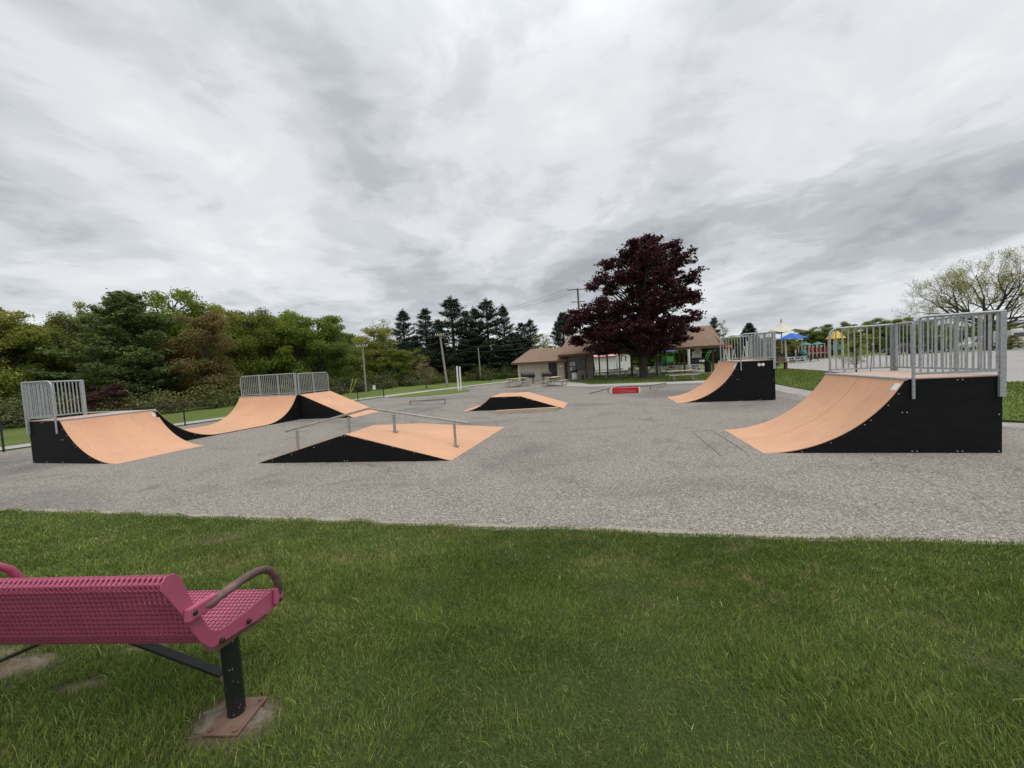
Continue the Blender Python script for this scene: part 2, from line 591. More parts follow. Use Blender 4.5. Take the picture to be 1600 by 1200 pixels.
tcn = t.new('ShaderNodeTexCoord').outputs['Object']
t.l.new(t.mix(1.0, a_.outputs['Color'], t.ramp(t.noise(tcn, 60, 4, .7), [(.3, .6), (.7, 1.4)]), 'MULTIPLY'), b.inputs['Base Color'])
b.inputs['Roughness'].default_value = .95
b.inputs['Specular IOR Level'].default_value = .1
bn = t.new('ShaderNodeBump', {'Strength': .8, 'Distance': .02, 'Height': t.noise(tcn, 40, 4, .7)})
t.l.new(bn.outputs[0], b.inputs['Normal'])
tag(link('lawn', me, m), kind='structure')


def blades(name, x, y, z, h, wd, col, m, lean=.5, seed=5):
    """grass blades: a bent strip of a quad and a tip for each root"""
    r = np.random.default_rng(seed)
    n = len(x)
    an = r.uniform(0, 2 * np.pi, n)
    # neighbouring blades lean alike, like combed turf
    la = 2 * np.pi * (vnoise(x, y, 1.2, 41) + .35 * vnoise(x, y, 5, 42)) * 1.4 + r.normal(0, 1.3, n)
    le = np.abs(r.normal(lean, .35, n))
    dx, dy = np.cos(la) * le, np.sin(la) * le
    wx, wy = np.cos(an) * wd / 2, np.sin(an) * wd / 2
    base = np.stack([x, y, z], -1)
    up1 = np.stack([dx * h * .35, dy * h * .35, h * .55 / np.sqrt(1 + .3 * le * le)], -1)
    up2 = np.stack([dx * h * 1.0, dy * h * 1.0, h * 1.0 / np.sqrt(1 + 1.2 * le * le)], -1)
    wv = np.stack([wx, wy, 0 * wx], -1)
    V = np.stack([base - wv, base + wv, base + up1 + wv * .8, base + up1 - wv * .8, base + up2], 1).reshape(-1, 3)
    o = np.arange(n)[:, None] * 5
    f = (o + np.array([[0, 1, 2, 3, 3, 2, 4]])).reshape(-1)
    sz = np.tile([4, 3], n)
    tint = np.repeat(col, 5, axis=0)
    me = raw_mesh(name, V, f, sz, tint)
    return link(name, me, m)


def blade_colours(x, y, r):
    n, d = lawn_col(x, y)
    k = len(x)
    g1, g2, dry = np.array([.078, .138, .020]), np.array([.205, .248, .056]), np.array([.36, .30, .14])
    sm_n = vnoise(x, y, 4.5, 61) * .6 + vnoise(x, y, 11, 62) * .4
    c = g1 + (g2 - g1) * np.clip(n * .55 + sm_n * .75 - .15 + r.normal(0, .22, k), 0, 1)[:, None]
    isdry = r.random(k) < (.07 + .42 * d)
    c[isdry] = c[isdry] * .35 + dry * .65
    blue = r.random(k) < .12
    c[blue] = c[blue] * .5 + np.array([.09, .14, .06]) * .5
    return c * 1.1 * np.exp(r.normal(0, .36, k))[:, None]


M_BLADE = leaf_mat('grass_blade', (1, 1, 1), trans=.35)
r = np.random.default_rng(11)
N = 820000
# denser near the photographer, thinner and wider far off
bx = r.uniform(-12, 8.5, N * 3)
bs = r.uniform(-.02, 5.4, N * 3)
by = edge_y(bx) - bs / EDGEC + (vnoise(bx, bx * 0, 2.3, 21) - .5) * .13 * (bs < .3)
dist = np.hypot(bx, by)
keep = (r.random(N * 3) < np.clip((2.6 / np.maximum(dist, 1.2)) ** 1.4, .12, 1)) & (by > -.4)
keep &= r.random(N * 3) > bare(bx, by) * 1.05
keep &= r.random(N * 3) > lawn_col(bx, by)[1] * .35
bx, by, dist, bs = bx[keep][:N], by[keep][:N], dist[keep][:N], bs[keep][:N]
tuft = vnoise(bx, by, 2.2, 51) * .5 + vnoise(bx, by, 6.5, 52) * .5
hh = (.024 + .034 * tuft ** 1.2) * r.uniform(.6, 1.35, len(bx)) * np.where(bs < .12, .75, 1)
lng = r.random(len(bx)) < .012
hh[lng] *= 1.9
wd = np.clip(.0011 + .00080 * dist, .0021, .0075) * r.uniform(.7, 1.3, len(bx))
tag(blades('lawn_grass', bx, by, lawn_z(bx, by) - .004, hh, wd, blade_colours(bx, by, r), M_BLADE, .55), kind='stuff')

# pale grit washed along the rim of the pad
gx_ = np.arange(-18, 11, .12)
lo_ = [(float(q), float(edge_y(q)) - .02) for q in gx_]
hi_ = [(float(q), float(edge_y(q)) + .015 + .07 * float(vnoise(q, 0, 1.9, 71)) + .05 * float(vnoise(q, 3, 7, 72))) for q in gx_]
sheet('grit_strip', lo_ + hi_[::-1], .003, pm('grit', (.40, .355, .285), (.25, .22, .175), 26, .95, bump=.4, bscale=90))

# short tufts that break the hard rims of the farther lawns


def in_poly(x, y, P):
    c = np.zeros(len(x), bool)
    for i in range(len(P)):
        (x1, y1), (x2, y2) = P[i], P[i - 1]
        q = ((y1 > y) != (y2 > y))
        with np.errstate(divide='ignore', invalid='ignore'):
            c ^= q & (x < (x2 - x1) * (y - y1) / (y2 - y1) + x1)
    return c


fx_, fy_ = [], []
for P, n in ((lr, 60000), (ml, 26000)):
    P = np.array(P)
    x, y = r.uniform(P[:, 0].min(), P[:, 0].max(), n * 2), r.uniform(P[:, 1].min(), P[:, 1].max(), n * 2)
    k = in_poly(x, y, P)
    fx_.append(x[k][:n]); fy_.append(y[k][:n])
x, y = np.concatenate(fx_), np.concatenate(fy_)
dd = np.hypot(x, y)
tag(blades('far_lawn_grass', x, y, np.full(len(x), .03), r.uniform(.04, .09, len(x)), .0012 * dd, blade_colours(x, y, r) * .95, M_BLADE, .4, 6), kind='stuff')
# weeds and grass along the foot of the fence
tt = r.random(9000)
x, y = -18.3 + 8.0 * tt + r.normal(0, .16, 9000) - .25, 12.7 + 17.8 * tt + r.normal(0, .12, 9000) + .1
# ================================================================== SKATE RAMPS
GRID = R(-14)


def arc_profile(D, H, n=22):
    Rr = (D * D + H * H) / (2 * H)
    a1 = math.asin(min(D / Rr, 1))
    return [(Rr * math.sin(a1 * i / n), Rr * (1 - math.cos(a1 * i / n))) for i in range(n + 1)]


def bolt(root, p, axis='y', r=.011):
    b = MB()
    n = 8
    ring = [(math.cos(2 * math.pi * j / n) * r, math.sin(2 * math.pi * j / n) * r) for j in range(n)]
    if axis == 'y':
        b.prism(ring, lambda a, c, t: (p[0] + a, p[1] + t, p[2] + c), 0, -.008)
    else:
        b.prism(ring, lambda a, c, t: (p[0] + t, p[1] + a, p[2] + c), 0, .008)
    b.build('bolt', M_BOLT, root)


def railing(root, p0, p1, z, h, posts, round0=False, round1=False, drop0=0.0, drop1=0.0, nb=10, flat1=False, name='guard_rail', mids=(), foot=.0):
    """galvanised barrier between two floor points; z is the deck, h the rail height"""
    p0, p1 = Vector((*p0, 0)), Vector((*p1, 0))
    d = p1 - p0
    L = d.length
    x = d / L
    at_ = lambda s, zz: (p0 + x * s) + Vector((0, 0, zz))
    f = MB()
    rr = .024
    cr = .17
    top = z + h
    path = []
    if round0:
        path += [at_(0, z - drop0 if drop0 else z + foot), at_(0, top - cr)]
        path += [at_(cr * (1 - math.cos(k * math.pi / 16)), top - cr + cr * math.sin(k * math.pi / 16)) for k in range(1, 9)]
    else:
        path += [at_(0, top)]
    if round1:
        path += [at_(L - cr * (1 - math.sin(k * math.pi / 16)), top - cr + cr * math.cos(k * math.pi / 16)) for k in range(0, 9)]
        path += [at_(L, top - cr), at_(L, z - drop1 if drop1 else z + foot)]
    else:
        path += [at_(L, top)]
    f.tube(path, rr, 10)
    f.bar(at_(.02, z + .085), at_(L - .02, z + .085), .03, .036)
    if not round0: f.bar(at_(0, z - drop0), at_(0, top + .005), .055, .05, up=x)
    if not round1:
        wv = .085 if flat1 else .05
        f.bar(at_(L - wv * .4, z - drop1), at_(L - wv * .4, top + .012), .045, wv, up=x)
    for s in mids:
        f.bar(at_(s, z + .0), at_(s, top - .01), .045, .045, up=x)
        f.box(at_(s, z + .006), (.11, .11, .012))
    g = f.build(name, M_GALV, root)
    skip = list(mids)
    for k in range(nb):
        s = L * (k + 1) / (nb + 1)
        if any(abs(s - q) < .03 for q in skip): continue
        bt = top - .015
        if round0 and s < cr: bt = top - cr + math.sqrt(max(cr * cr - (cr - s) ** 2, 0)) - .01
        if round1 and L - s < cr: bt = top - cr + math.sqrt(max(cr * cr - (cr - L + s) ** 2, 0)) - .01
        MB().bar(at_(s, z + .09), at_(s, bt), .012, .026, up=x).build('baluster', M_GALV, g, smooth=None)
    return g


def quarter_pipe(label, X0, Y0, L, D, Wd, H, s, seam=False, group='quarter pipes round the pad', rails=True, full_back=True):
    root = thing('quarter_pipe', label, 'skate ramp', (X0, Y0, 0), GRID, group)
    mp = lambda x, y, z: (s * x, y, z)
    A = arc_profile(D, H)
    th = .014
    lo = [(x, max(z - th, 0)) for x, z in A if x > .26]
    x0 = lo[0][0]
    prof = [(x0, 0.0)] + lo + [(L - .004, H - th), (L - .004, 0.0)]
    for y0, y1 in ((.004, .024), (Wd - .024, Wd - .004)):
        MB().prism(prof, lambda a, b, t: mp(a, t, b), y0, y1).build('side_panel', M_BLACK, root, smooth=None)
    MB().span(mp(L - .004, .0245, .0), mp(L - .024, Wd - .0245, H - th)).build('back_panel', M_BLACK, root, smooth=None)
    # inner ribs carry the skin
    cuts = [(0, Wd)] if not seam else [(0, Wd * .5 - .006), (Wd * .5 + .006, Wd)]
    top = [(x, z + .001) for x, z in A[:-1]] + [(A[-1][0] - .012, A[-1][1] - .02)]
    under = [(x, max(z - th, .0005)) for x, z in top][::-1]
    for y0, y1 in cuts:
        MB().prism(top + under, lambda a, b, t: mp(a, t, b), y0, y1).build('riding_surface', M_RAMP, root, smooth=30)
    if seam:
        MB().prism([(x, max(z - .013, .0004)) for x, z in top] + [(x, max(z - .016, .0002)) for x, z in top][::-1], lambda a, b, t: mp(a, t, b), Wd * .5 - .02, Wd * .5 + .02).build('seam_strip', M_BLACK, root, smooth=30)
    MB().span(mp(D + .012, 0, H - .013), mp(L, Wd, H + .004)).build('deck', M_DECK, root, smooth=None, bevel=.003)
    c = MB().tube([mp(D, -.012, H - .006), mp(D, Wd + .012, H - .006)], .027, 12)
    c.build('coping', M_GALV, root)
    # fixings in pairs on the near side
    zf = H - .05
    for bx_, bz in ((L - .05, .035), (L - .62, .035), (L - .55, .035), (L - 1.2, .035), (L - 1.27, .035), (L - .62, zf), (L - .55, zf), (L - .05, H * .5), (D + .02, H * .55), (D - .05, H * .55)):
        bolt(root, mp(bx_, .004, bz))
    for q in (5, 9, 14, 15, 18, 20):
        if A[q][0] > .4: bolt(root, mp(A[q][0] + .03, .004, max(A[q][1] - .05, .012)))
    Rr = (D * D + H * H) / (2 * H)
    za = lambda x: Rr - math.sqrt(Rr * Rr - x * x)
    xs_ = (D - .125, D - .085, D - .05)
    st = [(x, za(x) + .004) for x in xs_] + [(x, za(x) + .002) for x in xs_[::-1]]
    MB().prism(st, lambda p, q2, t: mp(p, t, q2), *((.02, .17) if s > 0 else (Wd - .15, Wd - .02))).build('sticker', M_STICK, root, smooth=None)
    hr = 1.08
    railing(root, mp(D + .10, -.028, 0)[:2], mp(L - .0, -.028, 0)[:2], H, hr, 0, round0=True, drop0=.36, drop1=.36, nb=11 if full_back else 15, flat1=True)
    if full_back:
        railing(root, mp(D + .10, Wd + .028, 0)[:2], mp(L, Wd + .028, 0)[:2], H, hr, 0, round0=True, drop0=.36, drop1=.3, nb=9)
        railing(root, mp(L + .03, Wd - .02, 0)[:2], mp(L + .03, .03, 0)[:2], H, hr, 0, nb=21, mids=(Wd * .62,), foot=0)
    else:
        railing(root, mp(L + .03, .03, 0)[:2], mp(L + .03, 1.28, 0)[:2], H, hr, 0, nb=14, flat1=True)
    return root


rp1 = quarter_pipe('nearest quarter pipe at the right, with grey railings and a seam down its tan curve', 4.806, 7.384, 3.645, 2.28, 2.559, 1.34, 1, seam=True)
rp2 = quarter_pipe('tall quarter pipe farther back with two round white stickers on its black side', 6.841, 15.978, 3.644, 2.332, 2.725, 1.60, 1)
for dx_ in (.42, .55):
    b = MB()
    n = 16
    ring = [(math.cos(2 * math.pi * j / n) * .062, math.sin(2 * math.pi * j / n) * .062) for j in range(n)]
    b.prism(ring, lambda a, c, t: (3.644 - dx_ + a * .95, .004 + t, 1.60 - .17 + c), 0, -.003)
    b.build('sticker', M_STICK, rp2, smooth=None)
rp3 = quarter_pipe('left quarter pipe with a railing only round its near deck corner', -10.445, 9.96, 3.287, 1.983, 2.281, 1.192, -1, full_back=False)

for root_, H_, D_, W_, sg_ in ((rp2, 1.60, 2.332, 2.725, 1), (rp3, 1.192, 1.983, 2.281, -1)):
    R_ = (D_ * D_ + H_ * H_) / (2 * H_)
    x_ = D_ * .56
    z_ = R_ - math.sqrt(R_ * R_ - x_ * x_)
    sl_ = x_ / math.sqrt(R_ * R_ - x_ * x_)
    j_ = [(x_ - .003, z_ - .003 * sl_ + .0018), (x_ + .003, z_ + .003 * sl_ + .0018), (x_ + .003, z_ + .003 * sl_ - .001), (x_ - .003, z_ - .003 * sl_ - .001)]
    MB().prism(j_, lambda p, q2, t: (sg_ * p, t, q2), .002, W_ - .002).build('sheet_joint', M_DECK, root_, smooth=None)

# ---- the wide two-sided ramp beyond it: two facing curves and a bank at its end
HPW, HPL, HPH = 3.5, 5.62, 1.17
hp = thing('halfpipe', 'long low halfpipe behind the left quarter pipe with a railing along its far top', 'skate ramp', (-11.68, 12.55, 0), R(90 - 16.5))
# local x runs along the profile (away from the viewer), local y to the left across the width
r1c, r2c = arc_profile(2.0, HPH, 16), arc_profile(1.75, HPH, 16)
fl = .035
prof = [(2.0 - x, z + fl) for x, z in r1c][::-1] + [(HPL - 1.75 + x, z + fl) for x, z in r2c]
prof = [(x, min(z, HPH)) for x, z in prof]
for y0, y1 in ((.004, .024), (HPW - .024, HPW - .004)):
    MB().prism([(0, 0)] + [(x, z - .014) for x, z in prof] + [(HPL + .25, HPH - .014), (HPL + .25, 0)], lambda a, b, t: (a, t, b), y0, y1).build('side_panel', M_BLACK, hp, smooth=None)
MB().prism(prof + [(x, z - .013) for x, z in prof][::-1], lambda a, b, t: (a, t, b), 0, HPW).build('riding_surface', M_RAMP, hp, smooth=30)
MB().span((HPL + .02, 0, HPH - .012), (HPL + .26, HPW, HPH + .002)).build('deck', M_DECK, hp, smooth=None)
MB().span((HPL + .25, .03, 0), (HPL + .27, HPW - .03, HPH - .014)).build('back_panel', M_BLACK, hp, smooth=None)
for xx in (0, HPL): MB().tube([(xx, -.01, HPH - .004), (xx, HPW + .01, HPH - .004)], .027, 10).build('coping', M_GALV, hp)
for xx, zz in ((.22, .9), (.62, .5), (1.1, .16), (1.3, .13), (HPL - .1, .6)): bolt(hp, (xx, .004, zz))
railing(hp, (HPL + .09, HPW - .02), (HPL + .09, .06), HPH, 1.0, 0, round0=True, nb=29, mids=(1.2, 2.35), flat1=True)
# the bank, dropping to the right from the corner of the platform
BKL, BKW = 2.72, 2.15
bw = thing('bank_ramp', 'straight tan bank dropping from the halfpipe platform with a black triangular side', 'skate ramp', (-9.98, 18.02, 0), R(-12))
for y0, y1 in ((.004, .024), (BKW - .024, BKW - .004)):
    MB().prism([(.0, 0), (BKL - .25, 0), (BKL - .25, .095), (.0, HPH - .012)], lambda a, b, t: (a, t, b), y0, y1).build('side_panel', M_BLACK, bw, smooth=None)
MB().prism([(0, HPH), (BKL, .002), (BKL, .0), (BKL - .06, .012), (0, HPH - .014)], lambda a, b, t: (a, t, b), 0, BKW).build('riding_surface', M_RAMP, bw, smooth=None)
MB().span((-.02, .025, 0), (-.001, BKW - .025, HPH - .01)).build('back_panel', M_BLACK, bw, smooth=None)
railing(bw, (-.06, .05), (-.06, BKW - .03), HPH, .98, 0, round1=True, nb=19, mids=(1.0,))

# ---- near funbox: two tan slopes folded on a crease that falls away to the back, and a kinked rail across it
fa, fb, fc = G(402, 724), G(705, 720), G(788.3, 667.2)
fp = np.array([fa[0] + (fb - fa)[0] * .485, fa[1] + (fb - fa)[1] * .485, .65])
fo = fa[:2]
fbox = thing('funbox', 'low black and tan wedge in the middle foreground with a kinked grey rail across it', 'skate ramp', (fo[0], fo[1], 0))
q = lambda P, z=None: (P[0] - fo[0], P[1] - fo[1], P[2] if z is None else z)
fr_ = G(657, 661.5, .03)
fl_ = G(584, 664.4, .0)
th = (0, 0, -.016)
sub = lambda P: (P[0], P[1], max(P[2] - .016, -.004))


def slab(pts, name, m, parent):
    n = len(pts)
    MB().add(list(pts) + [sub(p) for p in pts], [tuple(range(n)), tuple(range(2 * n - 1, n - 1, -1))] + [(i, n + i, n + (i + 1) % n, (i + 1) % n) for i in range(n)]).build(name, m, parent, smooth=None)


slab([q(fp), q(fb, .004), q(fc, .004), q(fr_)], 'riding_surface', M_RAMP, fbox)
slab([q(fa, .004), q(fp), q(fr_), q(fl_, .004)], 'riding_surface', M_RAMP, fbox)
dirn = (fb - fa)[:2] / np.linalg.norm((fb - fa)[:2])
Lab = float(np.linalg.norm((fb - fa)[:2]))
nrm_ = np.array([-dirn[1], dirn[0]])
tri = [(.03, .0), (Lab - .32, .0), (Lab - .32, .055), (Lab * .485, .65 - .017), (.03, .002)]
MB().prism(tri, lambda a, b, t: (dirn[0] * a + nrm_[0] * t, dirn[1] * a + nrm_[1] * t, b), .002, .02).build('side_panel', M_BLACK, fbox, smooth=None)
for a, z in ((.06, .012), (.42, .07), (.95, .2), (1.55, .36), (2.28, .6), (2.36, .6), (2.85, .5), (3.5, .33), (4.0, .19), (2.3, .03), (2.37, .03)):
    P = dirn * a
    bolt(fbox, (P[0], P[1] + .001, z))


def on_slope(px, py, A, B, C):
    n = np.cross(B - A, C - A)
    d = ray(px, py)
    return EYEP + d * (((A - EYEP) @ n) / (d @ n))


f3, f4 = on_slope(617, 674.8, fp, fb, fc), on_slope(712, 697.8, fp, fb, fc)
vdir = (f4 - f3)[:2] / np.linalg.norm((f4 - f3)[:2])
vnr = np.array([-vdir[1], vdir[0], 0])


def on_wall(px, py):
    d = ray(px, py)
    return EYEP + d * (((f3 - EYEP) @ vnr) / (d @ vnr))


rail_pts = [on_wall(*p) for p in ((446, 674.2), (572, 639.2), (577, 638.2), (583, 639), (732, 661.2))]
crest = rail_pts[2][:2]
kr = thing('grind_rail', 'kinked round grey rail on four posts across the near wedge', 'grind rail', (crest[0], crest[1], 0))
k3 = lambda P, z: (P[0] - crest[0], P[1] - crest[1], z)
MB().tube([k3(p, p[2]) for p in rail_pts], .028, 10).build('rail', M_STEEL, kr)
for (bx_, by_), (tx_, ty_), dz in (((466.5, 702), (464, 672), -.06), ((546, 674.5), (544, 651), -.03), ((617, 674.8), (613.5, 647.5), 0), ((712, 697.8), (708.5, 661), 0)):
    pb_, pt_ = on_wall(bx_, by_), on_wall(tx_, ty_)
    MB().bar(k3(pb_, pb_[2] + dz), k3(pb_, pt_[2] - .01), .05, .05, up=(vdir[0], vdir[1], 0)).build('post', M_STEEL, kr, smooth=None)
for P in (f3, f4):
    MB().box(k3(P[:2], P[2] + .012), (.15, .13, .012), rz=math.atan2(dirn[1], dirn[0])).build('base_plate', M_STEEL, kr, smooth=None)

# ---- farther funbox: curve up, flat top, bank down
f2o = (-2.348, 17.448)
fb2 = thing('funbox', 'low black-sided wedge with a flat tan top behind the wooden beam', 'skate ramp', (*f2o, 0), R(-13.6))
A2 = arc_profile(1.369, .6, 10)
pf = A2 + [(2.741, .60), (4.62, .003)]
MB().prism([(.25, 0)] + [(x, z - .013) for x, z in A2 if x > .3] + [(2.741, .587), (4.42, .05), (4.42, 0)], lambda a, b, t: (a, t, b), .004, .024).build('side_panel', M_BLACK, fb2, smooth=None)
MB().prism([(.25, 0)] + [(x, z - .013) for x, z in A2 if x > .3] + [(2.741, .587), (4.42, .05), (4.42, 0)], lambda a, b, t: (a, t, b), 2.084, 2.104).build('side_panel', M_BLACK, fb2, smooth=None)
MB().prism(pf + [(x, max(z - .012, 0)) for x, z in pf[::-1]], lambda a, b, t: (a, t, b), 0, 2.108).build('riding_surface', M_RAMP, fb2, smooth=25)
for a, z in ((.9, .2), (1.35, .55), (2.0, .555), (2.08, .555), (2.7, .555), (3.05, .46), (3.3, .38), (2.1, .03)): bolt(fb2, (a, .004, z), r=.016)

# ---- wooden beam, low flat rail, red box with its bent rail
M_BEAM = pm('weathered_timber', (.54, .44, .32), (.36, .28, .20), 3, .85, stretch=(1, 9, 9), bump=.3)
ba, bb = G(775.5, 647), G(872.3, 641.6)
bd = (bb - ba)[:2]
bang = math.atan2(bd[1], bd[0])
bl = float(np.linalg.norm(bd))
beam = thing('wooden_beam', 'long squared timber beam lying on the asphalt before the far wedge', 'beam', (ba[0], ba[1] - .09, 0), bang)
MB().span((0, 0, 0), (bl, .18, .15)).build('timber', M_BEAM, beam, smooth=None, bevel=.006)
for xx in (bl - .16, bl - .05): MB().prism([(.018 * math.cos(k * .785), .018 * math.sin(k * .785)) for k in range(8)], lambda a, c, t: (xx + a, t, .07 + c), .002, -.003).build('bolt_hole', M_BLACK, beam, smooth=None)
ra, rb = G(641, 633.2), G(695.4, 630.8)
lrail = thing('flat_rail', 'low straight dark grey grind rail standing alone beyond the near wedge', 'grind rail', (ra[0], ra[1], 0), math.atan2((rb - ra)[1], (rb - ra)[0]))
ll = float(np.linalg.norm((rb - ra)[:2]))
M_DSTEEL = pm('dark_steel', (.16, .165, .17), (.10, .10, .105), 14, .5, .4)
MB().bar((-.03, 0, .235), (ll + .03, 0, .235), .05, .04).build('rail', M_DSTEEL, lrail, smooth=None)
for xx in (0, ll): MB().bar((xx, 0, 0), (xx, 0, .216), .04, .04).build('leg', M_DSTEEL, lrail, smooth=None)
MB().bar((.02, 0, .012), (ll - .02, 0, .012), .02, .016).build('ground_bar', M_DSTEEL, lrail, smooth=None)

M_RED = pm('red_vinyl', (.50, .018, .026), (.42, .014, .022), 6, .55)
rda, rdb = G(956.6, 615.4), G(998.3, 614.2)
rdir = math.atan2((rdb - rda)[1], (rdb - rda)[0])
rl = float(np.linalg.norm((rdb - rda)[:2]))
rbx = thing('grind_box', 'small red grind box with white scrawl standing at the back of the pad', 'grind box', (rda[0], rda[1], 0), rdir)
MB().span((0, 0, .0), (rl, .5, .31)).build('body', M_RED, rbx, smooth=None, bevel=.006)
MB().span((-.06, -.012, .0), (-.002, .5, .325)).build('end_panel', M_WHITE, rbx, smooth=None)
MB().span((rl + .002, -.012, .0), (rl + .07, .5, .30)).build('end_panel', M_WHITE, rbx, smooth=None)
# two lines of loose handwriting, too worn to read
wr = MB()
rr_ = np.random.default_rng(3)
wr.tube([(.10, -.006, .07), (.16, -.006, .2), (.22, -.006, .08), (.28, -.006, .16), (.30, -.006, .07)], .006, 5)
for z0, xs, xe, am in ((.185, .34, rl - .24, .032), (.085, .36, rl - .18, .026)):
    pts = [(xx, -.006, z0 - .05 * (xx - xs) / (xe - xs) * (z0 > .1) + am * math.sin(xx * 70 + z0 * 40) * (.5 + .5 * rr_.random())) for xx in np.arange(xs, xe, .012)]
    wr.tube(pts, .0055, 5)
wr.build('lettering', pm('faded_lettering', (.80, .42, .42), (.7, .3, .3), 20, .6), rbx)
cr_ = thing('curved_rail', 'thin dark arched rail bending past the red grind box', 'grind rail', (rda[0], rda[1], 0))
pp = [(921.5, 612.6, .02), (935, 609.8, .12), (950, 608.0, .24), (965, 607.2, .30)]
P3 = []
yd = rda[1] + .9
for px, py, z in pp:
    P3.append(np.array(at(px, yd, z)))
P3.append(np.array(at(985, yd - .1, .32)))
P3.append(np.array(at(1003, yd - .2, .29)))
P3.append(np.array(at(1016, yd + .5, .24)))
P3.append(np.array(at(1030, yd + 1.8, .2)))
P3.append(np.array(at(1040, yd + 3.0, .16)))
MB().tube([(p[0] - rda[0], p[1] - rda[1], p[2]) for p in P3], .03, 8).build('rail', M_DSTEEL, cr_)
for p in (P3[2], P3[4], P3[6], P3[8]): MB().bar((p[0] - rda[0], p[1] - rda[1], 0), (p[0] - rda[0], p[1] - rda[1], p[2]), .04, .04).build('leg', M_DSTEEL, cr_, smooth=None)
# sawn outline of a ramp that stood here once
sm = MB()
sq = [G2(1081, 674), G2(1112, 672.4), G2(1166, 707), G2(1127, 713)]
for i, j, hid in ((0, 1, 0), (1, 2, 0), (3, 0, 0)):
    a, b2 = Vector((*sq[i], .004)), Vector((*sq[j], .004))
    n_ = (b2 - a).cross(Vector((0, 0, 1))).normalized() * .0085
    sm.poly([a - n_, a + n_, b2 + n_, b2 - n_])
tag(sm.build('pad_groove', pm('groove_dirt', (.07, .065, .06), (.10, .095, .09), 9, .95), smooth=None), kind='structure')

# ================================================================== BENCH
BZ = float(lawn_z(FOOT[0], FOOT[1]))
M_PINK = pm('pink_plastisol', (.46, .105, .19), (.39, .08, .15), 7, .5, spec=.35)
M_BBLK = pm('black_enamel', (.012, .013, .014), (.02, .022, .022), 10, .35, spec=.5)
M_CHIP = pm('chipped_black_enamel', (.012, .014, .014), (.30, .31, .29), 55, .4, lo=.63, hi=.66, spec=.5, stretch=(1, 1, .5))
M_RUST = pm('rusty_steel', (.125, .072, .052), (.19, .115, .085), 11, .75, bump=.2)
M_ARM = pm('worn_arm_paint', (.095, .060, .050), (.22, .125, .115), 9, .5, spec=.4, lo=.45, hi=.7)
M_FCON = pm('weathered_footing', (.20, .168, .125), (.075, .062, .043), 18, .95, bump=.8, bscale=45)
bench = thing('park_bench', 'pink perforated metal bench on black legs on the near lawn, seen from behind', 'bench', (FOOT[0], FOOT[1], BZ), R(-4))
BL0, BL1 = .05, -1.33                     # right and left end plates along local x; y points to the pad
PLATE = [(-.164, .441), (-.194, .482), (-.22, .539), (-.256, .633), (-.300, .722), (-.324, .768), (-.322, .797), (-.300, .814), (-.268, .806), (-.245, .775), (-.225, .704), (-.195, .618), (-.156, .520), (-.135, .487), (-.105, .468),
         (-.02, .456), (.114, .452), (.235, .446), (.258, .432), (.267, .405), (.262, .372), (.245, .352), (.103, .369), (-.104, .412), (-.145, .422)]
for xx in (BL0, BL1):
    MB().prism(PLATE, lambda a, b, t: (t, a, b), xx - .003, xx + .003).build('end_plate', M_PINK, bench, smooth=None, bevel=.002)
    rim = MB()
    for i in range(len(PLATE)):
        pass
# expanded-metal skin: up the rear face, over the rolled top, down the front and along the seat
SKIN = [(-.155, .452), (-.20, .515), (-.246, .628), (-.300, .742), (-.316, .772), (-.316, .793), (-.300, .806), (-.272, .800), (-.252, .772), (-.232, .704), (-.201, .616), (-.163, .520), (-.14, .480), (-.105, .461), (-.02, .449), (.114, .445), (.238, .438), (.256, .425)]
sk = np.array(SKIN)
cum = np.concatenate([[0], np.cumsum(np.linalg.norm(np.diff(sk, axis=0), axis=1))])


def skin_at(s):
    return np.interp(s, cum, sk[:, 0]), np.interp(s, cum, sk[:, 1])


NU, NV = 66, 44
du, dv = (BL0 - BL1 - .006) / NU, cum[-1] / NV
V_, F_ = [], []
ang = [math.pi * (2 * k + 1) / 8 for k in range(8)]
for j in range(NV):
    off = .5 if j % 2 else 0.0
    for i in range(-1, NU):
        u0 = (i + off) * du
        u1 = u0 + du
        a0, a1 = max(u0, 0), min(u1, NU * du)
        if a1 - a0 < du * .3: continue
        um, vm = (a0 + a1) / 2, (j + .5) * dv
        hu, hv = (a1 - a0) / 2, dv / 2
        outer = [(hu, hv * .42), (hu * .42, hv), (-hu * .42, hv), (-hu, hv * .42), (-hu, -hv * .42), (-hu * .42, -hv), (hu * .42, -hv), (hu, -hv * .42)]
        solid = j in (0, NV - 1)
        b0 = len(V_)
        corners = [(hu, hv), (-hu, hv), (-hu, -hv), (hu, -hv)]
        if solid:
            for a, c in corners:
                y_, z_ = skin_at(vm + c); V_.append((BL0 - .003 - (um + a), y_, z_))
            F_.append((b0, b0 + 1, b0 + 2, b0 + 3))
            continue
        inner = [(hu * .66, hv * .22), (hu * .30, hv * .80), (-hu * .30, hv * .80), (-hu * .66, hv * .22), (-hu * .66, -hv * .22), (-hu * .30, -hv * .80), (hu * .30, -hv * .80), (hu * .66, -hv * .22)]
        ring = [corners[0], (hu * .3, hv), (-hu * .3, hv), corners[1], corners[2], (-hu * .3, -hv), (hu * .3, -hv), corners[3]]
        for a, c in ring + inner:
            y_, z_ = skin_at(vm + c)
            V_.append((BL0 - .003 - (um + a), y_, z_))
        F_ += [(b0 + k, b0 + (k + 1) % 8, b0 + 8 + (k + 1) % 8, b0 + 8 + k) for k in range(8)]
b = MB()
b.v, b.f = V_, F_
skn = b.build('perforated_seat', M_PINK, bench, smooth=None)
sm_ = skn.modifiers.new('thickness', 'SOLIDIFY')
sm_.thickness, sm_.offset = .005, 0
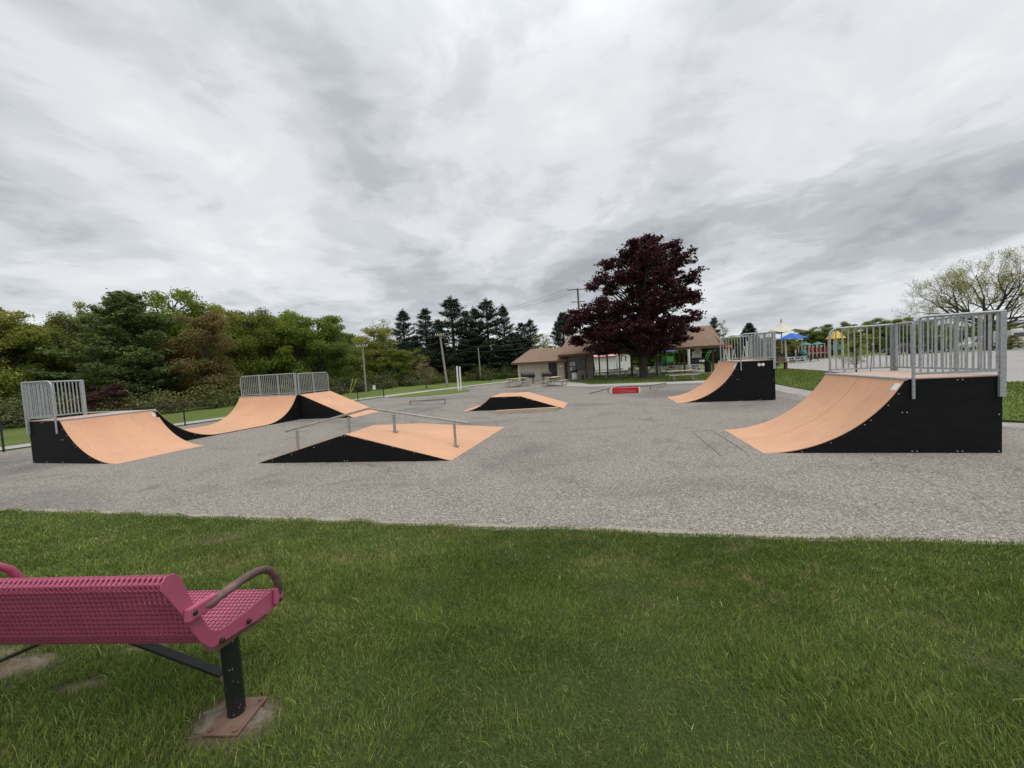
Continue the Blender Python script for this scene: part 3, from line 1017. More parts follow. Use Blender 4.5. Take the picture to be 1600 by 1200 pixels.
for xs in (0.0, -1.37):
    MB().tube([(xs, -.004, -.02), (xs, -.006, .36)], .036, 18).build('leg', M_CHIP, bench)
    MB().bar((xs, -.10, .392), (xs, .19, .342), .06, .035).build('seat_bracket', M_RUST if xs == 0 else M_BBLK, bench, smooth=None)
    pl = MB().box((xs + .012, -.02, .009), (.155, .19, .010), rz=R(1)).build('base_plate', M_RUST, bench, smooth=None, bevel=.002)
    for k in range(4):
        sx, sy = ((-1, -1), (1, -1), (1, 1), (-1, 1))[k]
        MB().lathe([(.010, 0), (.010, .009), (.007, .011)], (xs + .012 + sx * .058, -.02 + sy * .076, .014), 6).build('anchor_bolt', M_RUST, pl)
    sg = -1 if xs == 0 else 1
    MB().bar((xs + sg * .03, -.004, .185), (xs + sg * .60, -.004, .405), .012, .036, up=(0, 1, 0)).build('brace', M_BBLK, bench, smooth=None)
    MB().tube([(xs + sg * .03, -.03, .19), (xs + sg * .03, .02, .19)], .012, 8).build('brace_bolt', M_RUST, bench)
ARM = [(-.226, .627), (-.162, .617), (-.081, .617), (.02, .615), (.100, .606), (.150, .590), (.190, .562), (.216, .525), (.232, .48), (.238, .44), (.234, .40)]
for xx in (BL0 + .019, BL1 - .019):
    sgn = 1 if xx > 0 else -1
    arm = MB().tube([(xx, a, c + (0 if sgn > 0 else .05 * math.sin(math.pi * min(k_ / 8, 1)))) for k_, (a, c) in enumerate(ARM)], [.004] + [.0185] * 9 + [.006], 12).build('armrest', M_ARM if xx > 0 else M_PINK, bench)
    MB().bar((xx - sgn * .002, -.255, .629), (xx - sgn * .002, -.125, .617), .028, .052, up=(0, 0, 1)).build('mount', M_PINK, arm, smooth=None, bevel=.006)
    MB().bar((xx - sgn * .002, .236, .455), (xx - sgn * .002, .225, .375), .022, .05, up=(0, 1, 0)).build('mount', M_PINK, arm, smooth=None, bevel=.006)
    for a, c, p in ((-.232, .629, .026), (.043, .405, .008), (-.105, .424, .008), (.23, .39, .024)):
        MB().lathe([(.011, -.002), (.011, .006), (.007, .010)], (0, 0, 0), 8).build('bolt', M_BBLK, bench).matrix_local = Matrix.Translation((BL0 + p if sgn > 0 else BL1 - p, a, c)) @ Matrix.Rotation(R(90) * sgn, 4, 'Y')
# cast footing under the near leg, half buried in the turf
ft = MB()
ring = []
for k in range(22):
    an = 2 * math.pi * k / 22
    rr = .150 + .02 * math.sin(3 * an + 1) + .02 * math.sin(7 * an) + .012 * math.sin(11 * an)
    ring.append((rr * math.cos(an) * 1.05, rr * math.sin(an) * .62))
ft.prism(ring, lambda a, c, t: (a, c, t), -.06, .006)
fo_ = ft.build('concrete_footing', M_FCON, None, smooth=None, bevel=.01)
fo_.location = (FOOT[0] - .012, FOOT[1] - .022, BZ - .004)
fo_.rotation_euler = (0, 0, R(-4))
tag(fo_, 'rough half-buried concrete footing under the near leg of the pink bench', 'footing')
ft2 = fo_.copy()
COL.objects.link(ft2)
ft2.location = (-2.86, 2.04, float(lawn_z(-2.86, 2.04)) - .003)
ft2.rotation_euler = (0, 0, R(7))
tag(ft2, 'flat worn concrete slab in the grass at the left edge below the pink bench', 'footing')

# ================================================================== CHAIN-LINK FENCE
M_FPOST = pm('black_fence_coat', (.015, .015, .016), (.025, .025, .025), 12, .5)
FA, FB = np.array([-20.9, 5.9]), np.array([-10.13, 30.2])
fdir = (FB - FA) / np.linalg.norm(FB - FA)
FL = float(np.linalg.norm(FB - FA))
fang = math.atan2(fdir[1], fdir[0])
fence = thing('chain_link_fence', 'low black chain-link fence along the left side of the pad', 'fence', (FA[0], FA[1], 0), fang)
FH = 1.07
npost = 10
marks = [FL - k * (FL / npost) for k in range(npost + 1)]
for s_ in marks:
    MB().tube([(s_, 0, -.05), (s_, 0, FH + .02)], .03 if s_ < FL - .1 else .042, 8).build('post', M_FPOST, fence)
MB().tube([(0, 0, FH), (FL, 0, FH)], .021, 8).build('top_rail', M_FPOST, fence)
MB().tube([(0, 0, .05), (FL, 0, .05)], .007, 5).build('bottom_wire', M_FPOST, fence)
ms = MB()
pitch = .085
hh_ = FH - .05
k = -hh_
while k < FL:
    for sg in (1, -1):
        s0, s1 = k, k + hh_
        a = max(s0, 0); c = min(s1, FL)
        if c > a:
            za, zc2 = .05 + (a - s0), .05 + (c - s0)
            if sg < 0: za, zc2 = FH - (a - s0), FH - (c - s0)
            y_ = .004 * sg
            w_ = .0028
            ms.add([(a, y_, za - w_), (a, y_, za + w_), (c, y_, zc2 + w_), (c, y_, zc2 - w_)], [(0, 1, 2, 3)])
    k += pitch
ms.build('chain_link_mesh', M_FPOST, fence, smooth=None)
nt_ = MB().box((FL - 1.0, -.02, .86), (.26, .01, .32))
nt_.build('notice', M_WHITE, fence, smooth=None)

# ================================================================== POLES AND WIRES
M_WOODP = pm('pole_timber', (.34, .30, .25), (.24, .21, .17), 5, .85, stretch=(6, 6, .6))
M_DARKW = pm('old_pole_timber', (.17, .14, .11), (.11, .09, .07), 5, .9, stretch=(6, 6, .6))
M_WIRE = pm('cable', (.10, .10, .11), (.13, .13, .14), 5, .6)


def pole(label, px, pbot, ptop, depth, r0, mat_, lean=0.0, arm=None, group='wooden utility poles'):
    x, y, _ = at(px, depth)
    zt = zat(ptop[0], ptop[1], depth)
    xt = colx(ptop[0], depth, zt)
    o = thing('utility_pole', label, 'utility pole', (x, y, -.03), 0, group)
    MB().tube([(0, 0, 0), ((xt - x) * .5, 0, zt * .5), (xt - x, 0, zt)], [r0, r0 * .85, r0 * .65], 10).build('shaft', mat_, o)
    if arm:
        for dz, wd in arm:
            ca = MB().bar((xt - x - wd / 2, -.13, zt - dz), (xt - x + wd / 2, -.13, zt - dz), .1, .12).build('crossarm', mat_, o, smooth=None)
            for s_ in (-.45, -.2, .2, .45):
                MB().lathe([(.035, 0), (.06, .05), (.03, .1), (.045, .16)], (xt - x + wd * s_, -.13, zt - dz + .06), 8).build('insulator', M_WHITE, ca)
    return o, Vector((xt, y, zt - .03))


po1, T1 = pole('thin pale pole standing just beyond the end of the black fence', 572, 612, (566, 536), 41, .11, M_WOODP, arm=[(.35, 1.2)])
po2, T2 = pole('pale leaning utility pole beside the white posts, in front of the pines', 699, 604, (687, 521), 42, .14, M_WOODP, arm=[(.2, 1.0)])
po3, T3 = pole('slim pale pole in front of the dark pines, right of the leaning one', 751.5, 594, (747, 543), 54, .11, M_WOODP)
po4, T4 = pole('tall utility pole with two crossarms rising behind the maple', 911, 585, (902.5, 451), 62, .22, M_DARKW, arm=[(.15, 3.4), (2.1, 2.2)])


def wire(name, label, pts, sag=.5, r=.014):
    P = []
    for a, c in zip(pts[:-1], pts[1:]):
        for k in range(12):
            t_ = k / 12
            P.append(Vector(a).lerp(Vector(c), t_) - Vector((0, 0, 4 * sag * t_ * (1 - t_))))
    P.append(Vector(pts[-1]))
    tag(MB().tube(P, r, 5).build(name, M_WIRE), label, 'power line', 'overhead cables')


far_l = Vector((-34, 44, 6.2))
for k, dz in enumerate((0.0, -.75)):
    wire('power_line', ('upper' if k == 0 else 'lower') + ' thin cable strung between the pale poles in front of the woods', [far_l + Vector((0, 0, dz)), T1 + Vector((0, 0, dz)), T2 + Vector((0, 0, dz - .2)), T3 + Vector((0, 0, dz + .2)), Vector((9, 60, 6.0 + dz))], .35)
for k in range(3):
    ax = -1.6 + k * 1.55
    wire('power_line', ('leftmost', 'middle', 'rightmost')[k] + ' of three faint cables sloping down left from the tall crossarm pole', [T4 + Vector((ax, -.1, .05)), Vector((-19 + ax, 92, 13.2))], 1.2, .018)
# yellow sleeves on guy wires, bracing poles out of sight
M_YEL = pm('yellow_sleeve', (.62, .55, .16), (.5, .45, .16), 8, .6)
for a_, c_, lb in (((548, 606), (557.5, 592), 'yellow guy-wire sleeve leaning right, left of the pale pole'), ((546.5, 607), (551, 591.5), 'steeper yellow guy-wire sleeve beside the leaning one'), ((766 + 4, 0), (0, 0), None)):
    if lb is None: continue
    d_ = 40
    A_, C_ = np.array(at(a_[0], d_, 0)), np.array(at(c_[0], d_, zat(c_[0], c_[1], d_)))
    A_[2] = -.03
    g_ = thing('guy_wire', lb, 'guy wire', A_, 0, 'guy wires by the woods')
    MB().tube([(0, 0, 0), tuple(C_ - A_)], .035, 8).build('sleeve', M_YEL, g_)
    MB().tube([tuple((C_ - A_) * .99), tuple((C_ - A_) * 3.2)], .008, 5).build('wire', M_WIRE, g_)
x_, y_, _ = at(822.5, 52)
g_ = thing('guy_wire', 'yellow guy-wire sleeve in front of the pines, near the shelter', 'guy wire', (x_, y_, -.03), 0, 'guy wires by the woods')
MB().tube([(0, 0, 0), (-.55, 0, 1.55)], .04, 8).build('sleeve', M_YEL, g_)
MB().tube([(-.54, 0, 1.53), (-2.2, 0, 6.2)], .008, 5).build('wire', M_WIRE, g_)
bo = thing('bollard', 'short dark post on the verge in front of the pines', 'bollard', (*at(765.5, 50)[:2], -.03))
MB().lathe([(.09, 0), (.09, .8), (.07, .86)], n=12).build('post', M_FPOST, bo)
# twin white posts on the island
for px, pt, lb in ((716.3, (713.3, 572.5), 'left of the two white square posts on the grass island'), (720.5, (717.6, 573), 'right of the two white square posts on the grass island')):
    d_ = 33.2 if px < 718 else 33.45
    x, y, _ = at(px, d_)
    o = thing('white_post', lb, 'post', (x, y, 0), R(10), 'twin white posts on the island')
    zt = zat(pt[0], pt[1], d_)
    MB().box((0, 0, zt / 2), (.13, .13, zt)).build('post', M_WHITE, o, smooth=None, bevel=.008)
    MB().box((0, 0, zt + .012), (.15, .15, .024)).build('cap', M_WHITE, o, smooth=None)

# ================================================================== SHELTER BUILDINGS


def shingles(name, c1, c2, c3):
    m, t, b = new_mat(name)
    tcn = t.new('ShaderNodeTexCoord').outputs['Object']
    br = t.new('ShaderNodeTexBrick', {'Scale': 1.0, 'Mortar Size': .012, 'Brick Width': .34, 'Row Height': .16, 'Color1': (*c1, 1), 'Color2': (*c2, 1), 'Mortar': (*[k * .55 for k in c2], 1), 'Bias': 0.0})
    t.l.new(tcn, br.inputs['Vector'])
    n_ = t.noise(tcn, 3.0, 6, .8)
    c = t.mix(t.maprange(n_, .52, .7, 0, .6), br.outputs[0], c3)
    t.l.new(t.mix(1.0, c, t.ramp(t.noise(tcn, 14, 3, .7), [(.3, .75), (.7, 1.25)]), 'MULTIPLY'), b.inputs['Base Color'])
    b.inputs['Roughness'].default_value = .92
    b.inputs['Specular IOR Level'].default_value = .15
    return m


M_SHING = shingles('brown_shingles', (.305, .205, .148), (.23, .152, .11), (.38, .275, .20))
M_FASC = pm('brown_fascia', (.135, .07, .042), (.10, .05, .03), 4, .6)
M_POSTB = pm('brown_stained_post', (.115, .065, .038), (.075, .042, .025), 4, .75, stretch=(6, 6, .6))
M_DARKI = pm('dark_rafters', (.035, .024, .018), (.025, .018, .014), 4, .8)


def siding(name, c1, c2, pitch=.2):
    m, t, b = new_mat(name)
    tcn = t.new('ShaderNodeTexCoord').outputs['Object']
    sp_ = t.new('ShaderNodeSeparateXYZ', {0: tcn})
    gr = t.math('LESS_THAN', t.math('FRACT', t.math('DIVIDE', t.math('ADD', sp_.outputs[0], sp_.outputs[1]), pitch)), .08)
    c = t.mix(t.maprange(t.noise(tcn, 1.2, 5), .35, .65), c1, c2)
    t.l.new(t.mix(t.math('MULTIPLY', gr, .45), c, tuple(k * .45 for k in c1)), b.inputs['Base Color'])
    b.inputs['Roughness'].default_value = .8
    b.inputs['Specular IOR Level'].default_value = .2
    return m


M_SIDE = siding('beige_siding', (.53, .465, .365), (.47, .41, .32))
M_SIDE2 = siding('grey_siding', (.33, .285, .24), (.28, .24, .2))
M_DOOR = pm('brown_door', (.040, .016, .013), (.03, .013, .011), 4, .5)
M_GLASS = pm('dark_glass', (.06, .065, .06), (.16, .16, .14), 2.5, .15, spec=.5, stretch=(5, 5, .6))


def roof_slab(b, pts, th=.16):
    """pts: outline of one roof plane, counter-clockwise from above"""
    n = len(pts)
    b.add(list(pts) + [(p[0], p[1], p[2] - th) for p in pts], [tuple(range(n)), tuple(range(2 * n - 1, n - 1, -1))] + [(i, n + i, n + (i + 1) % n, (i + 1) % n) for i in range(n)])


BX, BY = .79, 43.1
BLn, BDp, BH = 5.15, 6.6, 2.42
rb_ = thing('restroom_building', 'small beige building with a brown shingle roof and a dark brown door', 'building', (BX, BY, 0), GRID)
dx0, dx1, dz1 = 3.42, 4.36, 2.06
wl = MB()
wl.span((0, 0, 0), (dx0, .15, BH)); wl.span((dx1, 0, 0), (BLn, .15, BH)); wl.span((dx0, 0, dz1), (dx1, .15, BH))
wl.span((0, .15, 0), (.15, BDp - .15, BH)); wl.span((BLn - .15, .15, 0), (BLn, BDp - .15, BH)); wl.span((0, BDp - .15, 0), (BLn, BDp, BH))
wl.build('wall', M_SIDE, rb_, smooth=None)
MB().span((-.02, -.02, 0), (BLn + .02, -.003, .16)).build('plinth', M_CONC, rb_, smooth=None)
dr = MB().span((dx0, .03, .02), (dx1, .09, dz1)).build('door', M_DOOR, rb_, smooth=None)
MB().lathe([(.03, 0), (.045, .03), (.03, .06)], n=10).build('handle', M_BOLT, dr).matrix_local = Matrix.Translation((dx0 + .1, .03, 1.0)) @ Matrix.Rotation(R(90), 4, 'X')
for k in range(2): MB().span((dx0 + .06, .024, .78 + k * .34), (dx0 + .12, .03, .86 + k * .34)).build('lock_plate', M_BOLT, dr, smooth=None)
fr0 = MB()
fr0.span((dx0 - .09, -.022, 0), (dx0, -.001, dz1 + .08)); fr0.span((dx1, -.022, 0), (dx1 + .09, -.001, dz1 + .08)); fr0.span((dx0, -.022, dz1), (dx1, -.001, dz1 + .08))
fr0.build('door_frame', M_SIDE, rb_, smooth=None)
MB().span((4.62, -.02, 1.42), (5.02, -.002, 1.60)).build('sign_plate', M_WHITE, rb_, smooth=None)
MB().span((-.01, -.03, 0), (.10, -.002, BH - .2)).build('corner_trim', M_WHITE, rb_, smooth=None)
ov, ez, rz_ = .62, 2.16, 3.72
x0, x1, y0, y1 = -.62, BLn + .35, -ov, BDp + ov
ym = BDp / 2
rm = MB()
roof_slab(rm, [(x0, y0, ez), (x1, y0, ez), (x1, ym, rz_), (x0 + 1.5, ym, rz_)])
roof_slab(rm, [(x1, y1, ez), (x0, y1, ez), (x0 + 1.5, ym, rz_), (x1, ym, rz_)])
roof_slab(rm, [(x0, y1, ez), (x0, y0, ez), (x0 + 1.5, ym, rz_)])
rf = rm.build('roof', M_SHING, rb_, smooth=None)
fm = MB()
fm.span((x0 - .03, y0 - .035, ez - .20), (x1, y0 - .003, ez - .004)); fm.span((x0 - .035, y0, ez - .20), (x0 - .003, y1, ez - .004))
fm.build('fascia', M_FASC, rb_, smooth=None)
MB().span((x0 + .02, y0 + .02, ez - .21), (x1 - .02, BDp + ov - .02, ez - .17)).build('soffit', M_FASC, rb_, smooth=None)
MB().tube([(3.7, ym - .5, rz_ - .3), (3.7, ym - .5, rz_ + .75)], .06, 10).build('vent_pipe', M_WHITE, rf)
MB().span((1.0, ym - .1, rz_ - .02), (1.25, ym + .15, rz_ + .22)).build('roof_vent', M_FASC, rf, smooth=None)

PX, PY = 5.95, 41.75
PL, PD = 14.75, 8.6
pv = thing('picnic_pavilion', 'long open picnic pavilion with a brown shingle roof on brown posts behind the maple', 'pavilion', (PX, PY, 0), GRID)
EZ, RZ = 2.98, 4.92
MB().span((-.5, -.45, -.1), (PL + .6, PD + .5, .045)).build('floor', M_CONC, pv, smooth=None)


def posx(px):
    k_ = (px - 0)
    d_ = ray(px, 588)
    # intersection with the front row, in local x
    g_ = np.array([math.cos(GRID), math.sin(GRID)])
    A_ = np.array([[d_[0], -g_[0]], [d_[1], -g_[1]]])
    sol = np.linalg.solve(A_, np.array([PX, PY]))
    return sol[1]


fronts = [posx(p) for p in (884.3, 916.3, 950, 987.8, 1026.6, 1070, 1114.7)]
for k, xp in enumerate(fronts):
    wv = .16 if k not in (3,) else .24
    MB().span((xp - wv / 2, -wv / 2, .045), (xp + wv / 2, wv / 2, EZ - .25)).build('post', M_POSTB, pv, smooth=None, bevel=.01)
for xp in (3.4, 5.9, 8.3, 10.7, 13.0):
    MB().span((xp - .08, PD - .08, .045), (xp + .08, PD + .08, EZ - .25)).build('post', M_POSTB, pv, smooth=None)
for yy in (0, PD): MB().span((-.3, yy - .08, EZ - .245), (PL + .5, yy + .08, EZ - .02)).build('beam', M_POSTB, pv, smooth=None)
ox0, ox1, oy = -.75, PL + .75, .75
slope = (RZ - EZ) / (PD / 2)
el = EZ - slope * oy + .12
rm = MB()
roof_slab(rm, [(ox0, -oy, el), (ox1, -oy, el), (ox1, PD / 2, RZ + .12), (ox0 + .9, PD / 2, RZ + .12)])
roof_slab(rm, [(ox1, PD + oy, el), (ox0, PD + oy, el), (ox0 + .9, PD / 2, RZ + .12), (ox1, PD / 2, RZ + .12)])
roof_slab(rm, [(ox0, PD + oy, el), (ox0, -oy, el), (ox0 + .9, PD / 2, RZ + .12)])
rm.build('roof', M_SHING, pv, smooth=None)
fm = MB()
fm.span((ox0, -oy - .035, el - .24), (ox1, -oy - .003, el - .005))
for sy in (0, 1):
    a = (ox1 + .02, -oy if sy == 0 else PD + oy, el - .12)
    c = (ox1 + .02, PD / 2, RZ)
    fm.bar(a, c, .035, .24)
fm.build('fascia', M_FASC, pv, smooth=None)
tm = MB()
for xp in list(fronts) + [PL + .3]:
    tm.bar((xp, 0, EZ - .03), (xp, PD / 2, RZ - .12), .08, .16)
    tm.bar((xp, PD, EZ - .03), (xp, PD / 2, RZ - .12), .08, .16)
tm.build('rafters', M_DARKI, pv, smooth=None)
MB().prism([(-.6, EZ), (PD + .6, EZ), (PD / 2, RZ - .1)], lambda a, b, t: (t, a, b), PL + .4, PL + .45).build('gable_wall', M_FASC, pv, smooth=None)
# enclosed kitchen under the near end
KX0, KX1 = fronts[0] + .12, fronts[0] + 2.9
kw = MB()
kz0, kz1, kw0, kw1 = 1.05, 2.05, KX0 + 1.0, KX0 + 1.95
kw.span((KX0, .55, .045), (kw0, .7, EZ)); kw.span((kw1, .55, .045), (KX1, .7, EZ)); kw.span((kw0, .55, .045), (kw1, .7, kz0)); kw.span((kw0, .55, kz1), (kw1, .7, EZ))
kw.span((KX0, .7, .045), (KX0 + .15, 5, EZ)); kw.span((KX1 - .15, .7, .045), (KX1, 5, EZ))
kw.build('kitchen_wall', M_SIDE2, pv, smooth=None)
wn = MB().span((kw0, .58, kz0), (kw1, .6, kz1)).build('window', M_GLASS, pv, smooth=None)
wf = MB()
wf.span((kw0 - .06, .52, kz0 - .06), (kw1 + .06, .549, kz0)); wf.span((kw0 - .06, .52, kz1), (kw1 + .06, .549, kz1 + .06)); wf.span((kw0 - .06, .52, kz0), (kw0, .549, kz1)); wf.span((kw1, .52, kz0), (kw1 + .06, .549, kz1)); wf.span(((kw0 + kw1) / 2 - .02, .545, kz0), ((kw0 + kw1) / 2 + .02, .575, kz1))
wf.build('frame', M_DARKI, wn, smooth=None)
for xa, za, h_ in ((.30, 1.5, .42), (.62, 1.48, .40), (.32, .95, .36)):
    MB().span((KX0 + xa, .535, za), (KX0 + xa + .26, .547, za + h_)).build('notice', M_STICK, pv, smooth=None)

# ================================================================== PICNIC FURNITURE
M_PLANK = pm('yellowed_planks', (.52, .46, .27), (.40, .35, .21), 4, .75, stretch=(1, 8, 8))
M_TUBE = pm('galvanized_tube', (.34, .34, .33), (.24, .24, .235), 14, .45, .5)
M_PLAST = pm('white_resin', (.80, .80, .80), (.70, .70, .71), 5, .5)
M_BROWNP = pm('brown_planks', (.17, .125, .09), (.12, .085, .06), 5, .8, stretch=(1, 8, 8))


def picnic_table(label, loc, rz, m_top, m_leg, kind, group, proto=None):
    if proto is not None:
        o = copy_tree(proto)
        o.location, o.rotation_euler = loc, (0, 0, rz)
        tag(o, label, 'picnic table', group)
        return o
    o = thing('picnic_table', label, 'picnic table', loc, rz, group)
    L = 2.1
    tp = MB()
    for k in range(5): tp.span((-L / 2, -.37 + k * .15, .72), (L / 2, -.37 + k * .15 + .142, .76))
    tp.build('tabletop', m_top, o, smooth=None)
    for sg in (-1, 1):
        st = MB()
        for k in range(2): st.span((-L / 2, sg * .70 - .14 + k * .145, .425), (L / 2, sg * .70 - .14 + k * .145 + .137, .46))
        st.build('bench_seat', m_top, o, smooth=None)
    for xx in (-.68, .68):
        f = MB()
        if kind == 'tube':
            for sg in (-1, 1):
                f.tube([(xx, sg * .86, .41), (xx, sg * .86, .08), (xx, sg * .80, .025), (xx, sg * .6, .025), (xx, sg * .53, .08), (xx, sg * .50, .40)], .022, 8)
                f.tube([(xx, sg * .86, .41), (xx, sg * .30, .41), (xx, sg * .24, .45), (xx, sg * .24, .71)], .022, 8)
                f.tube([(xx, sg * .40, .03), (xx, sg * .16, .35), (xx, sg * .2, .70)], .022, 8)
            f.tube([(xx, -.34, .705), (xx, .34, .705)], .02, 8)
        else:
            for sg in (-1, 1): f.bar((xx, sg * .72, 0), (xx, sg * .22, .715), .05, .10, up=(1, 0, 0))
            f.bar((xx, -.82, .40), (xx, .82, .40), .06, .05)
            f.bar((xx, -.34, .695), (xx, .34, .695), .06, .045)
        f.build('leg_frame', m_leg, o, smooth=40 if kind == 'tube' else None)
    return o


x, y, _ = at(809, 34.3)
pt1 = picnic_table('yellow-topped picnic table with curled tube legs, left of the two by the beige building', (x, y, 0), R(38), M_PLANK, M_TUBE, 'tube', 'wooden picnic tables')
x, y, _ = at(867, 32.3)
picnic_table('yellow-topped picnic table with curled tube legs in front of the brown door', (x, y, 0), R(66), None, None, '', 'wooden picnic tables', pt1)
x, y, _ = at(1065, 29.6)
picnic_table('yellow-topped picnic table standing on the grass right of the maple trunk', (x, y, .035), R(-10), None, None, '', 'wooden picnic tables', pt1)
x, y, _ = at(941, 43.5)
picnic_table('yellow-topped picnic table under the pavilion beside the kitchen wall', (x, y, .045), R(-14), None, None, '', 'wooden picnic tables', pt1)
PVM = Matrix.Translation((PX, PY, 0)) @ Matrix.Rotation(GRID, 4, 'Z')
wt = None
spots = [(5.0, .9, 80), (6.9, 1.0, 85), (5.6, 4.3, 75), (8.3, 4.6, 90), (9.0, .9, 84), (10.4, 4.0, 80), (11.9, 6.2, 10), (12.9, 3.2, 0), (7.2, 7.0, 85), (9.6, 7.0, 5), (13.8, 5.6, 5), (11.5, 1.7, 88)]
for k, (a, c, rz) in enumerate(spots):
    L_ = PVM @ Vector((a, c, .045))
    lab = 'white resin picnic table standing under the pavilion roof'
    o = picnic_table(lab, L_, GRID + R(rz), M_PLAST, M_PLAST, 'frame', 'white tables under the pavilion', wt)
    wt = wt or o
for k, (px, d, rz, lb) in enumerate(((1232, 54.5, 20, 'white picnic table under the blue umbrella, left one of the pair beside the lot'), (1246.5, 53.5, 5, 'white picnic table at the edge of the lot, right one of the pair'))):
    x, y, _ = at(px, d)
    picnic_table(lb, (x, y, 0), R(rz), None, None, '', 'white tables by the parking lot', wt)
x, y, _ = at(1266.5, 55)
bt_ = thing('picnic_table', 'black metal picnic table in front of the red play structure', 'picnic table', (x, y, 0), R(15))
M_BLKM = pm('black_metal', (.014, .014, .015), (.02, .02, .02), 8, .5)
MB().span((-.9, -.4, .70), (.9, .4, .75)).build('tabletop', M_BLKM, bt_, smooth=None)
for sg in (-1, 1): MB().span((-.9, sg * .72 - .15, .42), (.9, sg * .72 + .15, .46)).build('bench_seat', M_BLKM, bt_, smooth=None)
for xx in (-.7, .7):
    f = MB(); f.bar((xx, -.75, .4), (xx, .75, .4), .06, .06); f.bar((xx, -.6, 0), (xx, -.25, .7), .06, .06, up=(1, 0, 0)); f.bar((xx, .6, 0), (xx, .25, .7), .06, .06, up=(1, 0, 0))
    f.build('leg_frame', M_BLKM, bt_, smooth=None)
x, y, _ = at(1219, 36.2)
wt2 = thing('pedestal_table', 'weathered wooden table on the right lawn, half behind the tall quarter pipe', 'table', (x, y, .04), R(8))
MB().span((-.95, -.38, .70), (.85, .38, .76)).build('tabletop', M_BROWNP, wt2, smooth=None)
for xx in (-.55, .58):
    f = MB(); f.span((xx - .10, -.10, .06), (xx + .10, .10, .70)); f.span((xx - .3, -.05, 0), (xx + .3, .05, .06)); f.span((xx - .05, -.3, 0), (xx + .05, .3, .055))
    f.build('pedestal', M_POSTB, wt2, smooth=None)
x, y, _ = at(1221, 46)
ch = thing('garden_chair', 'brown slatted garden chair with an arched back and a white side, near the blue umbrella', 'chair', (x, y, 0), R(-12))
arc_ = [(-.42, .38)] + [(-.42 + .84 * k / 10, .88 + .24 * math.sin(math.pi * k / 10)) for k in range(11)] + [(.42, .38)]
MB().prism(arc_, lambda a, c, t: (a, t, c), -.03, .03).build('backrest', M_BROWNP, ch, smooth=None)
MB().span((-.42, -.55, .36), (.42, -.031, .41)).build('seat', M_BROWNP, ch, smooth=None)
for sg in (-1, 1):
    MB().span((sg * .47 - .045, -.6, .0), (sg * .47 + .045, .05, .62) if sg < 0 else (sg * .47 + .045, .05, 1.02)).build('side_panel', M_WHITE if sg > 0 else M_BROWNP, ch, smooth=None)

# grills, bin, bits under the eaves
M_GRILL = pm('sooty_iron', (.022, .022, .026), (.04, .035, .033), 6, .5)


def grill(label, px, d, sc):
    x, y, _ = at(px, d)
    o = thing('barbecue_grill', label, 'grill', (x, y, 0), R(12), 'grills by the beige building')
    n = 12
    half = [(.36 * math.cos(math.pi * k / n), .30 * math.sin(math.pi * k / n)) for k in range(n + 1)]
    MB().prism(half, lambda a, c, t: (t * sc, a * sc, .86 + c * sc), -.62, .62).build('hood', M_GRILL, o)
    MB().prism([(a, -c * .9) for a, c in half[::-1]], lambda a, c, t: (t * sc, a * sc, .855 + c * sc), -.62, .62).build('firebox', M_GRILL, o)
    for sx in (-.5, .5):
        for sy in (-.25, .25): MB().bar((sx * sc, sy * sc, 0), (sx * sc, sy * sc, .7), .05, .05).build('leg', M_GRILL, o, smooth=None)
    MB().span((-.95 * sc, -.3 * sc, .80), (-.64 * sc, .3 * sc, .84)).build('side_shelf', M_BROWNP, o, smooth=None)


grill('larger black barrel grill with a domed hood at the left end of the beige wall', 825.5, 37.5, 1.0)
grill('smaller dark grill in front of the brown door', 855, 36.8, .72)
x, y, _ = at(898.2, 40.3)
tb = thing('litter_barrel', 'white litter barrel with a black bag over its rim beside the kitchen window', 'bin', (x, y, .0))
MB().lathe([(.27, 0), (.29, .02), (.29, .3), (.30, .32), (.29, .34), (.29, .62), (.30, .64), (.29, .66), (.29, .84)], n=18).build('barrel', M_PLAST, tb)
MB().lathe([(.32, .78), (.345, .84), (.33, .98), (.22, 1.06), (.05, 1.08)], n=14).build('bin_bag', M_BLKM, tb)
x, y, _ = at(910.5, 38.8)
bb_ = thing('bollard', 'short black post at the corner of the maple lawn', 'bollard', (x, y, 0))
MB().lathe([(.13, 0), (.13, .5), (.10, .56), (.02, .58)], n=12).build('post', M_BLKM, bb_)
x, y, _ = at(1110.5, 38.6)
bn_ = thing('litter_bin', 'black litter bin by the rightmost brown pavilion post', 'bin', (x + .05, y + .6, .045))
MB().lathe([(.29, 0), (.32, .1), (.32, .95), (.34, .98), (.30, 1.05)], n=14).build('barrel', M_BLKM, bn_)
MB().lathe([(.30, 1.05), (.27, 1.13), (.1, 1.19)], n=14).build('lid', M_BLKM, bn_)
x, y, _ = at(927, 44.5)
ub = thing('closed_umbrella', 'closed dark blue umbrella standing upright beside the kitchen corner', 'umbrella', (x, y, .045))
M_NAVY = pm('navy_canvas', (.022, .03, .075), (.15, .16, .2), 5, .8, lo=.55, hi=.72, stretch=(6, 6, .8))
MB().lathe([(.015, .5), (.22, .62), (.26, .8), (.18, 1.6), (.09, 2.2), (.02, 2.45)], n=11).build('canopy', M_NAVY, ub)
MB().tube([(0, 0, 0), (0, 0, 2.55)], .025, 8).build('pole', M_DARKI, ub)
MB().lathe([(.25, 0), (.25, .06), (.06, .1)], n=14).build('base', M_BLKM, ub)
L_ = PVM @ Vector((posx(1096), 1.2, 0))
rs = thing('round_sign', 'round white sign with a red ring hanging tilted under the pavilion roof', 'sign', (L_.x, L_.y, 2.16), GRID)
M_PINKW = pm('faded_red_print', (.48, .16, .17), (.55, .3, .3), 12, .6)
